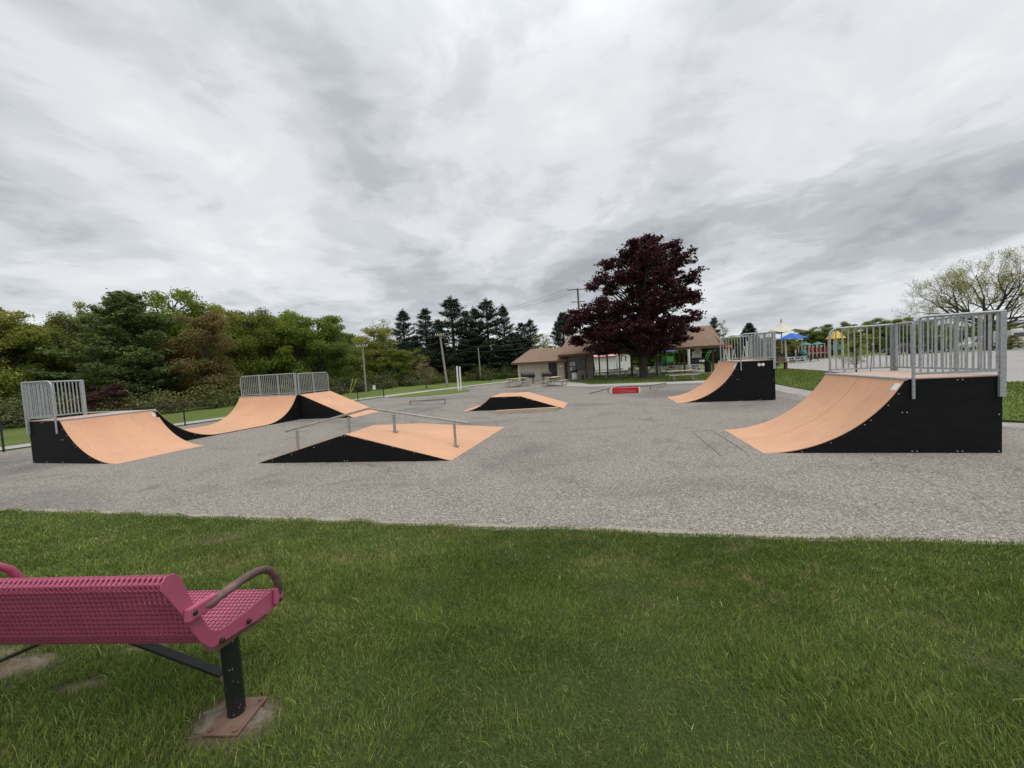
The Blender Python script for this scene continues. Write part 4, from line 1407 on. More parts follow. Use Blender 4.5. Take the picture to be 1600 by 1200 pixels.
disc = lambda r, n=20: [(math.cos(2 * math.pi * k / n) * r, math.sin(2 * math.pi * k / n) * r) for k in range(n)]
MB().prism(disc(.40), lambda a, c, t: (a, t, c), 0, .03).build('panel', M_STICK, rs, smooth=None)
ringm = MB()
o1, i1 = disc(.24), disc(.17)
ringm.add([(a, -.004, c) for a, c in o1] + [(a, -.004, c) for a, c in i1], [(k, (k + 1) % 20, 20 + (k + 1) % 20, 20 + k) for k in range(20)])
ringm.build('ring', M_PINKW, rs, smooth=None)
MB().prism(disc(.09, 12), lambda a, c, t: (a, t, c), -.003, -.006).build('centre_mark', M_PINKW, rs, smooth=None)
MB().bar((0, .015, .39), (0, .015, .80), .012, .012).build('hanger', M_DARKI, rs, smooth=None)

# ================================================================== PINK-ROOFED HUT AND WHITE SHED BEHIND THE PAVILION
M_PROOF = pm('pink_metal_roof', (.72, .38, .39), (.64, .32, .33), 3, .5)
M_CREAM = pm('pale_wall', (.70, .70, .70), (.62, .62, .62), 2, .8)


def hut(label, px0, px1, d, hw_, hr_, dep, mw, mr, rz, name='hut'):
    x0, y0, _ = at(px0, d)
    x1 = at(px1, d)[0]
    Lh = (x1 - x0) / math.cos(rz)
    o = thing(name, label, 'hut', (x0, y0, 0), rz)
    wm = MB()
    wm.span((0, 0, 0), (Lh, .12, hw_)); wm.span((0, dep - .12, 0), (Lh, dep, hw_)); wm.span((0, .12, 0), (.12, dep - .12, hw_)); wm.span((Lh - .12, .12, 0), (Lh, dep - .12, hw_))
    for xx in (0, Lh - .12): wm.prism([(0, hw_), (dep, hw_), (dep / 2, hr_ - .03)], lambda a, b, t: (t, a, b), xx, xx + .12)
    wm.build('wall', mw, o, smooth=None)
    rm = MB()
    roof_slab(rm, [(-.3, -.35, hw_ - .1), (Lh + .3, -.35, hw_ - .1), (Lh + .3, dep / 2, hr_), (-.3, dep / 2, hr_)], .08)
    roof_slab(rm, [(Lh + .3, dep + .35, hw_ - .1), (-.3, dep + .35, hw_ - .1), (-.3, dep / 2, hr_), (Lh + .3, dep / 2, hr_)], .08)
    rm.build('roof', mr, o, smooth=None)
    MB().span((-.3, -.38, hw_ - .22), (Lh + .3, -.352, hw_ - .1)).build('fascia', M_RED, o, smooth=None)
    return o, Lh


h1, Lh = hut('small pale hut with a pink roof seen through the pavilion left of the maple trunk', 919, 964, 60, 2.55, 3.45, 3.4, M_CREAM, M_PROOF, R(4))
h2, L2 = hut('white shed right of the pink-roofed hut, mostly behind pavilion posts', 966, 988, 63, 2.9, 3.3, 3.2, M_WHITE, M_CREAM, R(2), 'shed')
for xx in (.5, 1.2): MB().span((xx, -.03, 1.5), (xx + .22, -.003, 2.3)).build('window', M_GLASS, h2, smooth=None)

# ================================================================== PLAYGROUND
M_GREENP = pm('green_paint', (.03, .22, .05), (.025, .17, .04), 4, .45)
M_BLUEP = pm('blue_plastic', (.05, .17, .62), (.04, .14, .52), 3, .5)
M_BLUEC = pm('blue_canvas', (.035, .14, .50), (.028, .115, .43), 2, .8)
M_REDP = pm('red_plastic', (.30, .028, .032), (.22, .02, .026), 3, .5)
M_MAROON = pm('maroon_plastic', (.10, .012, .022), (.07, .01, .018), 3, .5)
M_TEAL = pm('teal_plastic', (.05, .25, .24), (.04, .2, .19), 3, .5)
M_YELP = pm('yellow_plastic', (.72, .47, .045), (.62, .38, .03), 3, .5)
M_POSTC = pm('cream_post', (.62, .57, .48), (.54, .49, .41), 4, .6)
M_SAIL = pm('sand_canvas', (.60, .56, .46), (.54, .50, .41), 2, .85)
M_SLATE = pm('slate_plastic', (.22, .22, .26), (.17, .17, .2), 4, .6)


def play_tower(label, px, d, w_, deck, roofz, apex, m_post, m_roof, m_panel, rz, m_slide, slide_dir=1, group=None):
    x, y, _ = at(px, d)
    o = thing('play_tower', label, 'play tower', (x, y, 0), rz, group)
    for sx in (-1, 1):
        for sy in (-1, 1): MB().tube([(sx * w_ / 2, sy * w_ / 2, 0), (sx * w_ / 2, sy * w_ / 2, roofz)], .065, 8).build('post', m_post, o)
    MB().span((-w_ / 2, -w_ / 2, deck - .08), (w_ / 2, w_ / 2, deck)).build('platform', M_BROWNP, o, smooth=None)
    e = w_ / 2 + .28
    MB().add([(-e, -e, roofz), (e, -e, roofz), (e, e, roofz), (-e, e, roofz), (-e * .25, -e * .25, apex), (e * .25, -e * .25, apex), (e * .25, e * .25, apex), (-e * .25, e * .25, apex)],
             [(3, 2, 1, 0), (4, 5, 6, 7), (0, 1, 5, 4), (1, 2, 6, 5), (2, 3, 7, 6), (3, 0, 4, 7)]).build('roof', m_roof, o, smooth=None)
    for sy in (-1, 1): MB().span((-w_ / 2 + .08, sy * w_ / 2 - .03, deck + .08), (w_ / 2 - .08, sy * w_ / 2 + .03, deck + .85)).build('panel', m_panel, o, smooth=None)
    s_ = MB()
    p_ = [(0, deck + .05), (.4, deck), (1.2, deck * .55), (1.9, .28), (2.3, .22)]
    for (a, za), (c, zb) in zip(p_[:-1], p_[1:]):
        X0, X1 = slide_dir * (w_ / 2 + a), slide_dir * (w_ / 2 + c)
        for y0, y1, h in ((-.32, .32, 0), (-.36, -.30, .22), (.30, .36, .22)):
            s_.add([(X0, y0, za - .05), (X1, y0, zb - .05), (X1, y1, zb - .05), (X0, y1, za - .05), (X0, y0, za + h), (X1, y0, zb + h), (X1, y1, zb + h), (X0, y1, za + h)],
                   [(3, 2, 1, 0), (4, 5, 6, 7), (0, 1, 5, 4), (1, 2, 6, 5), (2, 3, 7, 6), (3, 0, 4, 7)])
    s_.build('slide', m_slide, o, smooth=None)
    return o


play_tower('blue-roofed play tower on bright green posts seen under the pavilion', 1044.5, 60, 1.15, 1.0, zat(1044, 549, 60), zat(1044, 542, 60), M_GREENP, M_BLUEP, M_GREENP, R(10), M_NAVY, -1)
play_tower('yellow-roofed play tower on cream posts at the far side of the parking lot', 1306, 62, 1.35, 1.35, zat(1305, 529, 62), zat(1305, 517.5, 62), M_POSTC, M_YELP, M_TEAL, R(-8), M_GREENP, 1)
x, y, _ = at(1077, 50)
wp = thing('white_column', 'thick white column standing beyond the pavilion, right of the blue-roofed tower', 'post', (x, y, 0))
MB().lathe([(.26, 0), (.26, .25), (.15, .3), (.14, zat(1076, 536, 50))], n=14).build('shaft', M_WHITE, wp)
x, y, _ = at(1090, 52)
ib = thing('sign_board', 'grey slanted sign board on dark legs seen under the pavilion', 'sign', (x, y, 0), R(-6))
zb, zt = zat(1090, 559, 52), zat(1090, 549, 52)
MB().prism([(-.72, zb), (.62, zb), (.45, zt), (-.58, zt)], lambda a, c, t: (a, t, c), 0, .06).build('panel', M_SLATE, ib, smooth=None)
for xx in (-.5, .4): MB().span((xx - .04, .062, 0), (xx + .04, .12, zb + .3)).build('leg', M_DARKI, ib, smooth=None)
x, y, _ = at(1088, 48)
bc = thing('cabinet', 'tall black cabinet under the pavilion beside the white column', 'cabinet', (x, y, .0), R(-10))
MB().span((-.38, 0, 0), (.32, .5, 1.22)).build('body', M_BLKM, bc, smooth=None, bevel=.02)
x, y, _ = at(1098, 48.4)
b2_ = thing('notice_case', 'black case with two white papers beside the tall black cabinet', 'notice board', (x, y, .0), R(-10))
MB().span((-.45, 0, .55), (.5, .12, 1.35)).build('panel', M_BLKM, b2_, smooth=None)
for xx in (-.4, .45): MB().span((xx - .04, .02, 0), (xx + .04, .1, .55)).build('leg', M_BLKM, b2_, smooth=None)
for a, c, wd_ in ((-.36, .98, .16), (-.1, .96, .34)): MB().span((a, -.01, c), (a + wd_, -.002, c + .24)).build('paper', M_STICK, b2_, smooth=None)
x, y, _ = at(1106, 56)
ga_ = thing('climbing_arch', 'curved green pipe arch beyond the rightmost pavilion post', 'climbing frame', (x, y, 0))
for yy in (0, .7): MB().tube([(0, yy, 0), (0, yy, .9), (.1, yy, 1.5), (.35, yy, 2.0), (.75, yy, 2.3), (1.2, yy, 2.35)], .055, 8).build('pipe', M_GREENP, ga_)
for k in range(5): MB().tube([(.02 * k, 0, .3 + k * .35), (.02 * k, .7, .3 + k * .35)], .025, 6).build('rung', M_GREENP, ga_)
# splash pad pieces seen through the railing of the tall quarter pipe
x, y, _ = at(1139.5, 55)
mu = thing('spray_mushroom', 'red-capped white spray post seen through the railing of the tall quarter pipe', 'play fountain', (x, y, 0))
zt = zat(1139, 539.5, 55)
MB().lathe([(.15, 0), (.14, zt - .2)], n=12).build('stem', M_WHITE, mu)
MB().lathe([(.52, zt - .3), (.50, zt - .22), (.32, zt - .06), (.05, zt)], n=16).build('cap', M_RED, mu)
for px, lb, h0 in ((1134.5, 'white pipe A-frame left of the red-capped spray post', 547), (1147.5, 'white zigzag pipe frame right of the red-capped spray post', 547), (1163.5, 'white bent pipe frame behind the wide rail post', 542.5)):
    x, y, _ = at(px, 54)
    o = thing('spray_fountain', lb, 'play fountain', (x, y, 0), R(8), 'white spray pipes')
    zt = zat(px, h0, 54)
    for sg in (-1, 1): MB().tube([(sg * .38, 0, 0), (sg * .08, 0, zt)], .05, 8).build('leg', M_WHITE, o)
    MB().tube([(-.25, 0, zt * .45), (.25, 0, zt * .45)], .035, 8).build('crossbar', M_WHITE, o)
    MB().tube([(-.10, 0, zt), (.10, 0, zt + .06)], .055, 8).build('nozzle', M_REDP if px == 1147.5 else M_WHITE, o)
x, y, _ = at(1168, 52)
lg = thing('lounge_chair', 'white upright post with slatted white seat seen through the railing of the tall quarter pipe', 'seat', (x, y, 0))
MB().span((-.08, 0, 0), (.08, .12, zat(1167, 533, 52))).build('post', M_WHITE, lg, smooth=None)
for k in range(4): MB().span((.12, -.02, .5 + k * .2), (.72, .05, .58 + k * .2)).build('slat', M_WHITE, lg, smooth=None)
MB().span((.12, -.5, .40), (.72, .0, .46)).build('seat', M_WHITE, lg, smooth=None)
for sx in (.16, .68): MB().bar((sx, -.4, 0), (sx, -.4, .4), .05, .05).build('leg', M_WHITE, lg, smooth=None)
# sand-coloured tent and blue umbrella
x, y, _ = at(1222, 60)
sa = thing('tensile_canopy', 'sand-coloured peaked fabric canopy rising behind the tall quarter pipe', 'canopy', (x, y, 0))
za, ze = zat(1220, 503, 60), zat(1222, 518.5, 60)
nn = 24
V_, F_ = [], []
for i in range(9):
    t_ = i / 8
    rr = .06 + 3.25 * t_ ** 1.25
    zz = ze + (za - ze) * (1 - t_) ** 1.7
    for j in range(nn):
        an = 2 * math.pi * j / nn
        k_ = 1 + .13 * (math.cos(6 * an)) * t_
        V_.append((rr * k_ * math.cos(an), rr * k_ * math.sin(an), zz + .22 * math.cos(6 * an + math.pi) * t_ ** 3))
F_ = [(i * nn + j, i * nn + (j + 1) % nn, (i + 1) * nn + (j + 1) % nn, (i + 1) * nn + j) for i in range(8) for j in range(nn)]
b = MB(); b.add(V_, F_)
cn = b.build('fabric', M_SAIL, sa)
cn.modifiers.new('thickness', 'SOLIDIFY').thickness = .01
MB().tube([(0, 0, 0), (0, 0, za + .5)], [.11, .06], 10).build('mast', M_GALV, sa)
MB().lathe([(.16, za - .05), (.10, za + .15), (.03, za + .45)], n=10).build('cap', M_SLATE, sa)
x, y, _ = at(1229, 52)
bu = thing('shade_umbrella', 'large square bright blue umbrella on a cream pole at the edge of the lot', 'umbrella', (x, y, 0), 0)
zr, za = zat(1229, 530.2, 52), zat(1237, 520, 52)
cx_ = .75
C4 = [(-1.45, -.3, zr), (.35, -1.6, zr - .02), (3.55, .4, zat(1270, 526.6, 52.4)), (1.5, 1.9, zr + .1)]
b = MB()
ap = (cx_, .1, za)
V_ = [ap]
for i in range(4):
    p, q_ = Vector(C4[i]), Vector(C4[(i + 1) % 4])
    V_ += [tuple(p), tuple(p.lerp(q_, .5) + Vector((0, 0, .05)))]
b.add(V_, [(0, 1 + k, 1 + (k + 1) % 8) for k in range(8)])
cn = b.build('canopy', M_BLUEC, bu, smooth=None)
cn.modifiers.new('thickness', 'SOLIDIFY').thickness = .012
MB().tube([(0, 0, 0), (-.12, 0, zr + .35)], .11, 10).build('pole', M_POSTC, bu)
for c4 in C4: MB().tube([(cx_, .1, za - .05), (c4[0], c4[1], c4[2] - .03)], .02, 6).build('rib', M_BLKM, bu)
MB().tube([(-.12, 0, zr + .3), (cx_, .1, za - .06)], .05, 8).build('arm', M_BLKM, bu)
# long red play structure
x, y, _ = at(1259, 64)
xr = at(1296, 64)[0]
ps = thing('play_structure', 'long maroon and red play structure on cream posts at the far side of the lot', 'play structure', (x, y, 0))
Lp = xr - x
MB().span((0, .2, .95), (Lp, 1.5, 1.05)).build('platform', M_POSTC, ps, smooth=None)
for k in range(7):
    xx = Lp * k / 6
    for yy in (.15, 1.55): MB().tube([(xx, yy, 0), (xx, yy, 2.3 + .25 * (k % 2))], .075, 8).build('post', M_POSTC, ps)
for k in range(6):
    xx = Lp * k / 6
    MB().span((xx + .1, .1, 1.1), (xx + Lp / 6 - .1, .16, 1.95)).build('panel', M_REDP if k % 2 else M_MAROON, ps, smooth=None)
    MB().span((xx + .1, .12, .1), (xx + Lp / 6 - .1, .16, .9)).build('lower_panel', M_BLKM if k % 2 == 0 else M_MAROON, ps, smooth=None)
for k, m_ in ((1, M_TEAL), (4, M_TEAL)):
    xx = Lp * k / 6
    MB().add([(xx - .5, .0, 2.45), (xx + .6, .0, 2.45), (xx + .6, 1.7, 2.45), (xx - .5, 1.7, 2.45), (xx + .05, .85, 2.9)], [(3, 2, 1, 0), (0, 1, 4), (1, 2, 4), (2, 3, 4), (3, 0, 4)]).build('roof', m_, ps, smooth=None)
x, y, _ = at(1255.5, 60)
tc_ = thing('play_dome', 'teal plastic play barrel at the left end of the red play structure', 'play tunnel', (x, y, 0))
MB().lathe([(.5, 0), (.55, .4), (.5, .95), (.52, 1.0), (.45, 1.45), (.22, 1.7)], n=14).build('shell', M_TEAL, tc_)
MB().lathe([(.56, .95), (.58, 1.0), (.56, 1.05)], n=14).build('rim', M_MAROON, tc_)
# black mesh barrier and lamp post behind the tables
x0, y0, _ = at(1213, 58)
x1, y1, _ = at(1258, 62)
bf = thing('barrier_fence', 'dark mesh barrier behind the white tables by the blue umbrella', 'fence', (x0, y0, 0), math.atan2(y1 - y0, x1 - x0))
Lb = math.hypot(x1 - x0, y1 - y0)
MB().span((0, 0, .1), (Lb, .02, 1.25)).build('mesh_panel', M_BLKM, bf, smooth=None)
for k in range(6): MB().tube([(Lb * k / 5, -.04, 0), (Lb * k / 5, -.04, 1.35)], .04, 8).build('post', M_BLKM, bf)
for px, lb in ((1243.5, 'grey post with a white cap between the two white tables'),):
    x, y, _ = at(px, 52.5)
    o = thing('lamp_bollard', lb, 'bollard', (x, y, 0))
    MB().tube([(0, 0, 0), (0, 0, 1.35)], .07, 8).build('post', M_GALV, o)
    MB().lathe([(.08, 1.35), (.10, 1.4), (.10, 1.72), (.06, 1.78)], n=10).build('cap', M_POSTC, o)
x, y, _ = at(1253, 63)
lp = thing('lamp_post', 'grey lamp post with a flat head behind the blue umbrella', 'lamp post', (x, y, 0))
zt = zat(1252, 530.5, 63)
MB().tube([(0, 0, 0), (0, 0, zt)], [.08, .06], 8).build('pole', M_GALV, lp)
MB().span((-.5, -.15, zt), (.2, .15, zt + .14)).build('lamp_head', M_PLAST, lp, smooth=None)
# red mulch kerb and green shrubbery boxes under the pavilion view
x0, y0, _ = at(1046, 56); x1, _, _ = at(1066, 54)
kb = thing('play_kerb', 'low dark red kerb round the play area seen under the pavilion', 'kerb', (x0, y0, 0), R(-12))
MB().span((0, 0, 0), ((x1 - x0), .25, .55)).build('kerb', M_MAROON, kb, smooth=None, bevel=.03)

# ================================================================== VEHICLES FAR OFF ON THE LOT
M_CARB = pm('dark_car_paint', (.012, .013, .018), (.014, .015, .02), 2, .22, spec=.6)
M_CARW = pm('white_car_paint', (.72, .72, .72), (.66, .66, .66), 2, .3, spec=.5)
M_TYRE = pm('tyre_rubber', (.015, .015, .015), (.022, .022, .022), 9, .8)
M_CGLASS = pm('vehicle_glass', (.03, .035, .04), (.05, .055, .06), 2, .08, spec=.6)
M_LAMP = pm('lamp_lens', (.5, .5, .48), (.42, .42, .4), 6, .2)


def wheel(o, x, y, r=.34, w_=.22):
    t_ = MB().prism([(r * math.cos(2 * math.pi * k / 18), r * math.sin(2 * math.pi * k / 18)) for k in range(18)], lambda a, c, t: (x + a, y + t, r + c), -w_ / 2, w_ / 2)
    wh = t_.build('wheel', M_TYRE, o)
    MB().prism([(r * .6 * math.cos(2 * math.pi * k / 14), r * .6 * math.sin(2 * math.pi * k / 14)) for k in range(14)], lambda a, c, t: (x + a, y + t, r + c), -w_ / 2 - .012, w_ / 2 + .012).build('rim', M_GALV, wh)


def vehicle(name, label, cat, px, d, rz, body, cabin, wins, wheels, W_, paint, r=.34):
    x, y, _ = at(px, d)
    o = thing(name, label, cat, (x, y, 0), rz)
    MB().prism(body, lambda a, c, t: (a, t, c), -W_ / 2, W_ / 2).build('body', paint, o, smooth=35, bevel=.05)
    if cabin: MB().prism(cabin, lambda a, c, t: (a, t * (1 - .10 * (c - cabin[0][1])), c), -W_ / 2 * .97, W_ / 2 * .97).build('cabin', paint, o, smooth=35, bevel=.05)
    for pl in wins:
        for sg in (-1, 1):
            MB().prism(pl, lambda a, c, t: (a, sg * (W_ / 2 * (.985 if not cabin else .97 * (1 - .10 * (c - cabin[0][1]))) + t + (.02 if not cabin else 0)), c), -.005, .012).build('window', M_CGLASS, o, smooth=None)
    for wx in wheels:
        for sg in (-1, 1): wheel(o, wx, sg * (W_ / 2 - .10), r)
    xs = [a for a, _ in body]
    for sg in (-1, 1):
        MB().span((max(xs) - .03, sg * W_ * .36 - .16, .66), (max(xs) + .015, sg * W_ * .36 + .16, .82)).build('headlight', M_LAMP, o, smooth=None)
        MB().span((min(xs) - .015, sg * W_ * .38 - .1, .74), (min(xs) + .03, sg * W_ * .38 + .1, .95)).build('taillight', M_REDP, o, smooth=None)
    return o


vehicle('parked_car', 'dark parked car on the far side of the lot, seen through the nearest railing', 'car', 1457, 62, R(4),
        [(-2.3, .30), (2.3, .30), (2.38, .5), (2.3, .82), (1.1, .98), (-2.25, 1.0), (-2.36, .7)], [(-2.15, .99), (.95, .97), (.15, 1.50), (-1.55, 1.52)],
        [[(-1.85, 1.03), (-.75, 1.03), (-.75, 1.42), (-1.45, 1.42)], [(-.65, 1.03), (.65, 1.02), (.1, 1.41), (-.65, 1.42)]], (-1.45, 1.45), 1.8, M_CARB)
vehicle('pickup_truck', 'black pickup truck at the edge of the lot behind the nearest quarter pipe', 'pickup', 1414, 61, R(176),
        [(-2.7, .42), (2.7, .42), (2.75, .7), (2.65, 1.02), (1.4, 1.12), (-.6, 1.12), (-.62, .82), (-.7, .80), (-2.6, .80), (-2.62, 1.12), (-2.75, 1.1)], [(-.55, 1.11), (1.4, 1.10), (.75, 1.74), (-.4, 1.76)],
        [[(-.35, 1.16), (.3, 1.16), (.3, 1.65), (-.3, 1.66)], [(.38, 1.16), (1.15, 1.15), (.7, 1.64), (.38, 1.65)]], (-1.7, 1.7), 1.9, M_CARB, .4)
vehicle('van', 'white van parked behind the big sparse tree', 'van', 1530, 66, R(170),
        [(-2.6, .35), (2.5, .35), (2.6, .6), (2.5, 1.05), (1.75, 1.25), (1.2, 2.15), (-2.45, 2.25), (-2.6, 2.1)], None,
        [[(.55, 1.35), (1.5, 1.32), (1.1, 1.95), (.55, 1.98)], [(-.9, 1.35), (.4, 1.35), (.4, 1.95), (-.9, 1.95)]], (-1.6, 1.65), 1.95, M_CARW, .36)
cv_ = vehicle('camper_van', 'white camper with a dark window band at the right edge of the photo', 'camper', 1598, 63, R(2),
        [(-3.6, .45), (3.6, .45), (3.6, 1.0), (3.3, 1.5), (2.6, 1.7), (2.9, 2.1), (2.9, 2.75), (2.6, 2.9), (-3.5, 2.9), (-3.6, 2.7)], None,
        [[(-3.2, 1.75), (-.4, 1.75), (-.4, 2.45), (-3.2, 2.45)], [(.2, 1.75), (1.9, 1.75), (1.9, 2.4), (.2, 2.4)]], (-2.0, 2.4), 2.3, M_CARW, .4)
for sg in (-1, 1): MB().span((-3.55, sg * 1.19 - .01, 1.05), (3.3, sg * 1.19 + .01, 1.2)).build('stripe', M_SLATE, cv_, smooth=None)
MB().span((-1.5, -.4, 2.9), (-.5, .4, 3.12)).build('roof_unit', M_PLAST, cv_, smooth=None, bevel=.03)

# ================================================================== TREES
def cards(P, size, r, up=.5, asp=1.0, flat=1.0):
    """leaf-sized rhombs at points P"""
    n = len(P)
    nrm = r.normal(0, 1, (n, 3)) * np.array([1, 1, flat])
    nrm[:, 2] = np.abs(nrm[:, 2]) + up
    nrm /= np.linalg.norm(nrm, axis=1)[:, None]
    a = np.cross(nrm, r.normal(0, 1, (n, 3)))
    a /= np.maximum(np.linalg.norm(a, axis=1), 1e-6)[:, None]
    b_ = np.cross(nrm, a)
    s = (size * r.uniform(.6, 1.3, n))[:, None]
    V = np.stack([P - a * s, P - b_ * s * .55 * asp, P + a * s, P + b_ * s * .55 * asp], 1)
    return V


def leaf_mesh(name, V, tint):
    n = len(V)
    return raw_mesh(name, V.reshape(-1, 3), np.arange(n * 4), np.full(n, 4), np.repeat(tint, 4, axis=0))


def tints(P, r, scale=.7, amp=.35, warm=.12):
    n = len(P)
    k = 1 + amp * (r.random(n) - .5) * 2
    hue = (vnoise(P[:, 0] + P[:, 1] * .6, P[:, 2], scale, 77) - .5) * 2 * warm
    return np.stack([k * (1 + hue), k, k * (1 - hue * .8)], -1)


def branch_tubes(b, p, d, L, rad, depth, r, spread=.6, n=6, tips=None, curve=.12, upb=.12, kids=(2, 4)):
    pts, rs = [Vector(p)], [rad]
    dd = Vector(d).normalized()
    k = 4
    for i in range(k):
        dd = (dd + Vector(r.normal(0, curve, 3)) + Vector((0, 0, upb * .3))).normalized()
        pts.append(pts[-1] + dd * L / k)
        rs.append(rad * (1 - .55 * (i + 1) / k))
    b.tube(pts, rs, n if rad > .04 else 3, cap=False)
    if depth == 0:
        if tips is not None: tips += [pts[2], pts[3], pts[4]]
        return
    for i in range(int(r.integers(kids[0], kids[1]))):
        t = r.uniform(.45, 1.0)
        q = pts[0].lerp(pts[-1], 0)
        j = min(int(t * k), k - 1)
        q = pts[j].lerp(pts[j + 1], t * k - j)
        nd = (dd + Vector(r.normal(0, spread, 3))).normalized()
        nd.z += upb
        branch_tubes(b, q, nd, L * r.uniform(.6, .8), max(rs[j] * .62, .013), depth - 1, r, spread, max(n - 1, 3), tips, curve, upb, kids)


def deciduous(seed, H=10.0, Rr=3.2, low=.12, n_lobes=46, per=560, size=.125, pointed=.9):
    r = np.random.default_rng(seed)
    b = MB()
    b.tube([(0, 0, -.1), (.05, 0, H * .3), (r.normal(0, .15), r.normal(0, .15), H * .6), (0, 0, H * .9)], [.17, .13, .08, .03], 7)
    Ps = []
    for i in range(n_lobes):
        t = low + (1 - low) * (i + .5) / n_lobes
        rp = Rr * (math.sin(math.pi * min(max((t - low + .10) / (1.26 - low), 0), 1) ** pointed)) ** .6
        an = r.uniform(0, 2 * math.pi)
        q = rp * math.sqrt(r.uniform(.15, 1)) * r.uniform(.75, 1.15)
        c = np.array([q * math.cos(an), q * math.sin(an), H * t * .95])
        lr_ = r.uniform(.55, 1.15) * Rr / 3.2 * (1 if t < .8 else .78)
        k = int(per * lr_ ** 1.6)
        u = r.normal(0, 1, (k, 3)); u /= np.linalg.norm(u, axis=1)[:, None]
        Ps.append(c + u * (lr_ * (.30 + .95 * r.random(k) ** .8)[:, None] * (1 + .35 * r.random(k)[:, None] ** 6)) * np.array([1.15, 1.15, .62]))
        if q > .6: b.tube([(0, 0, max(c[2] - q * .7, H * .08)), tuple(c * np.array([.55, .55, 1]) - np.array([0, 0, .25])), tuple(c)], [.06, .04, .012], 4, cap=False)
    P = np.concatenate(Ps)
    return b.mesh('trunk', 50), leaf_mesh('crown', cards(P, size, r), tints(P, r))


def pine(seed, H=12.0, Rr=2.6, low=.18, ragged=.35, tufts=62, gap=.62, top_open=.0, droop=.0):
    r = np.random.default_rng(seed)
    b = MB()
    b.tube([(0, 0, -.1), (.04, .02, H * .5), (0, 0, H)], [.19, .12, .02], 7)
    Ps, Ds = [], []
    z = H * low
    while z < H * .985:
        t = max((z / H - low) / (1 - low), 0.0)
        prof = (1 - t) ** .72 * min(1, .55 + t * 2.2)
        nb = int(r.integers(4, 7))
        a0 = r.uniform(0, 6.28)
        for k in range(nb):
            if r.random() < ragged * .45: continue
            L = Rr * prof * r.uniform(1 - ragged, 1 + ragged * .55) + .22
            an = a0 + 2 * math.pi * k / nb + r.normal(0, .25)
            el = .10 + .75 * t ** 1.5 + r.normal(0, .10) - droop
            d = np.array([math.cos(an) * math.cos(el), math.sin(an) * math.cos(el), math.sin(el)])
            b.tube([(0, 0, z), tuple(np.array([0, 0, z]) + d * L * .5), tuple(np.array([0, 0, z]) + d * L + np.array([0, 0, .08 * L]))], [.045 * (1 - t) + .015, .02, .006], 4, cap=False)
            m_ = int(tufts * (L / Rr) + 8)
            s = r.uniform(.22, 1.04, m_) ** .8
            side = np.array([-d[1], d[0], 0]); side /= np.linalg.norm(side)
            wd_ = .30 * L * np.sin(np.pi * np.clip(s * .9, 0, 1)) + .10
            p = np.array([0, 0, z]) + d * (L * s)[:, None] + side * (r.uniform(-1, 1, m_) * wd_)[:, None]
            p[:, 2] += r.uniform(-.05, .20, m_) + .08 * L * s * s
            Ps.append(p)
        z += gap * r.uniform(.7, 1.3) * (1.15 - .45 * t)
    k = 30
    Ps.append(np.stack([r.normal(0, .09, k), r.normal(0, .09, k), H * r.uniform(.95, 1.03, k)], -1))
    P = np.concatenate(Ps)
    P = np.repeat(P, 4, axis=0) + r.normal(0, .085, (len(P) * 4, 3))
    return b.mesh('trunk', 50), leaf_mesh('crown', cards(P, .135, r, up=.35, asp=.55), tints(P, r, amp=.4, warm=.05))


SPAN = {}


def measure(me_):
    v = np.empty(len(me_.vertices) * 3, np.float32)
    me_.vertices.foreach_get('co', v)
    v = v.reshape(-1, 3)
    SPAN[me_.name] = (float(np.percentile(v[:, 2], 99.8)), float(np.percentile(np.hypot(v[:, 0], v[:, 1]), 95)))


M_BARK = pm('bark', (.095, .078, .062), (.055, .045, .036), 5, .9, stretch=(5, 5, .7), bump=.3)
M_BARKP = pm('dark_bark', (.055, .045, .038), (.03, .025, .021), 5, .9, stretch=(5, 5, .7))
DEC = [deciduous(s, low=lw, pointed=pt_, n_lobes=nl) for s, lw, pt_, nl in ((1, .06, .85, 54), (2, .10, .75, 48), (3, .06, 1.05, 50), (4, .12, .8, 40), (5, .05, .95, 56))]
LOOSE = deciduous(9, low=.2, n_lobes=34, per=170, size=.11)
PIN = [pine(21, ragged=.38), pine(22, ragged=.48, tufts=54), pine(23, Rr=2.9, ragged=.42, low=.10)]
WPINE = pine(31, H=9.4, Rr=4.0, low=.03, ragged=.5, tufts=170, gap=.46)
DENSE = pine(33, H=10, Rr=2.8, low=.04, ragged=.2, tufts=90, gap=.5, droop=.05)
for k_ in DEC + PIN + [LOOSE, WPINE, DENSE]: measure(k_[1])
LC = dict(green=(.170, .215, .036), bright=(.215, .265, .045), olive=(.200, .222, .048), yellow=(.275, .285, .055), brown=(.215, .165, .062), pale=(.30, .31, .12), dark=(.130, .170, .036), mid=(.150, .200, .042))
LM = {k: leaf_mat('leaves_' + k, tuple(q * 1.07 for q in v), trans=.5) for k, v in LC.items()}
LM['pine'] = leaf_mat('needles_dark', (.042, .064, .034), trans=.18)
LM['wpine'] = leaf_mat('needles_grey_green', (.130, .170, .054), trans=.3)
LM['spruce'] = leaf_mat('needles_deep', (.040, .060, .036), trans=.12)
LM['maroon'] = leaf_mat('leaves_maroon', (.064, .0195, .0235), trans=.3)
LM['redbush'] = leaf_mat('leaves_red_bush', (.070, .026, .024), trans=.2)
LM['bloom'] = leaf_mat('leaves_blossom', (.24, .17, .11), trans=.25)
LM['haw'] = leaf_mat('leaves_fresh_olive', (.30, .30, .065), trans=.45)
LM['under'] = leaf_mat('undergrowth_leaves', (.105, .128, .042), trans=.25)


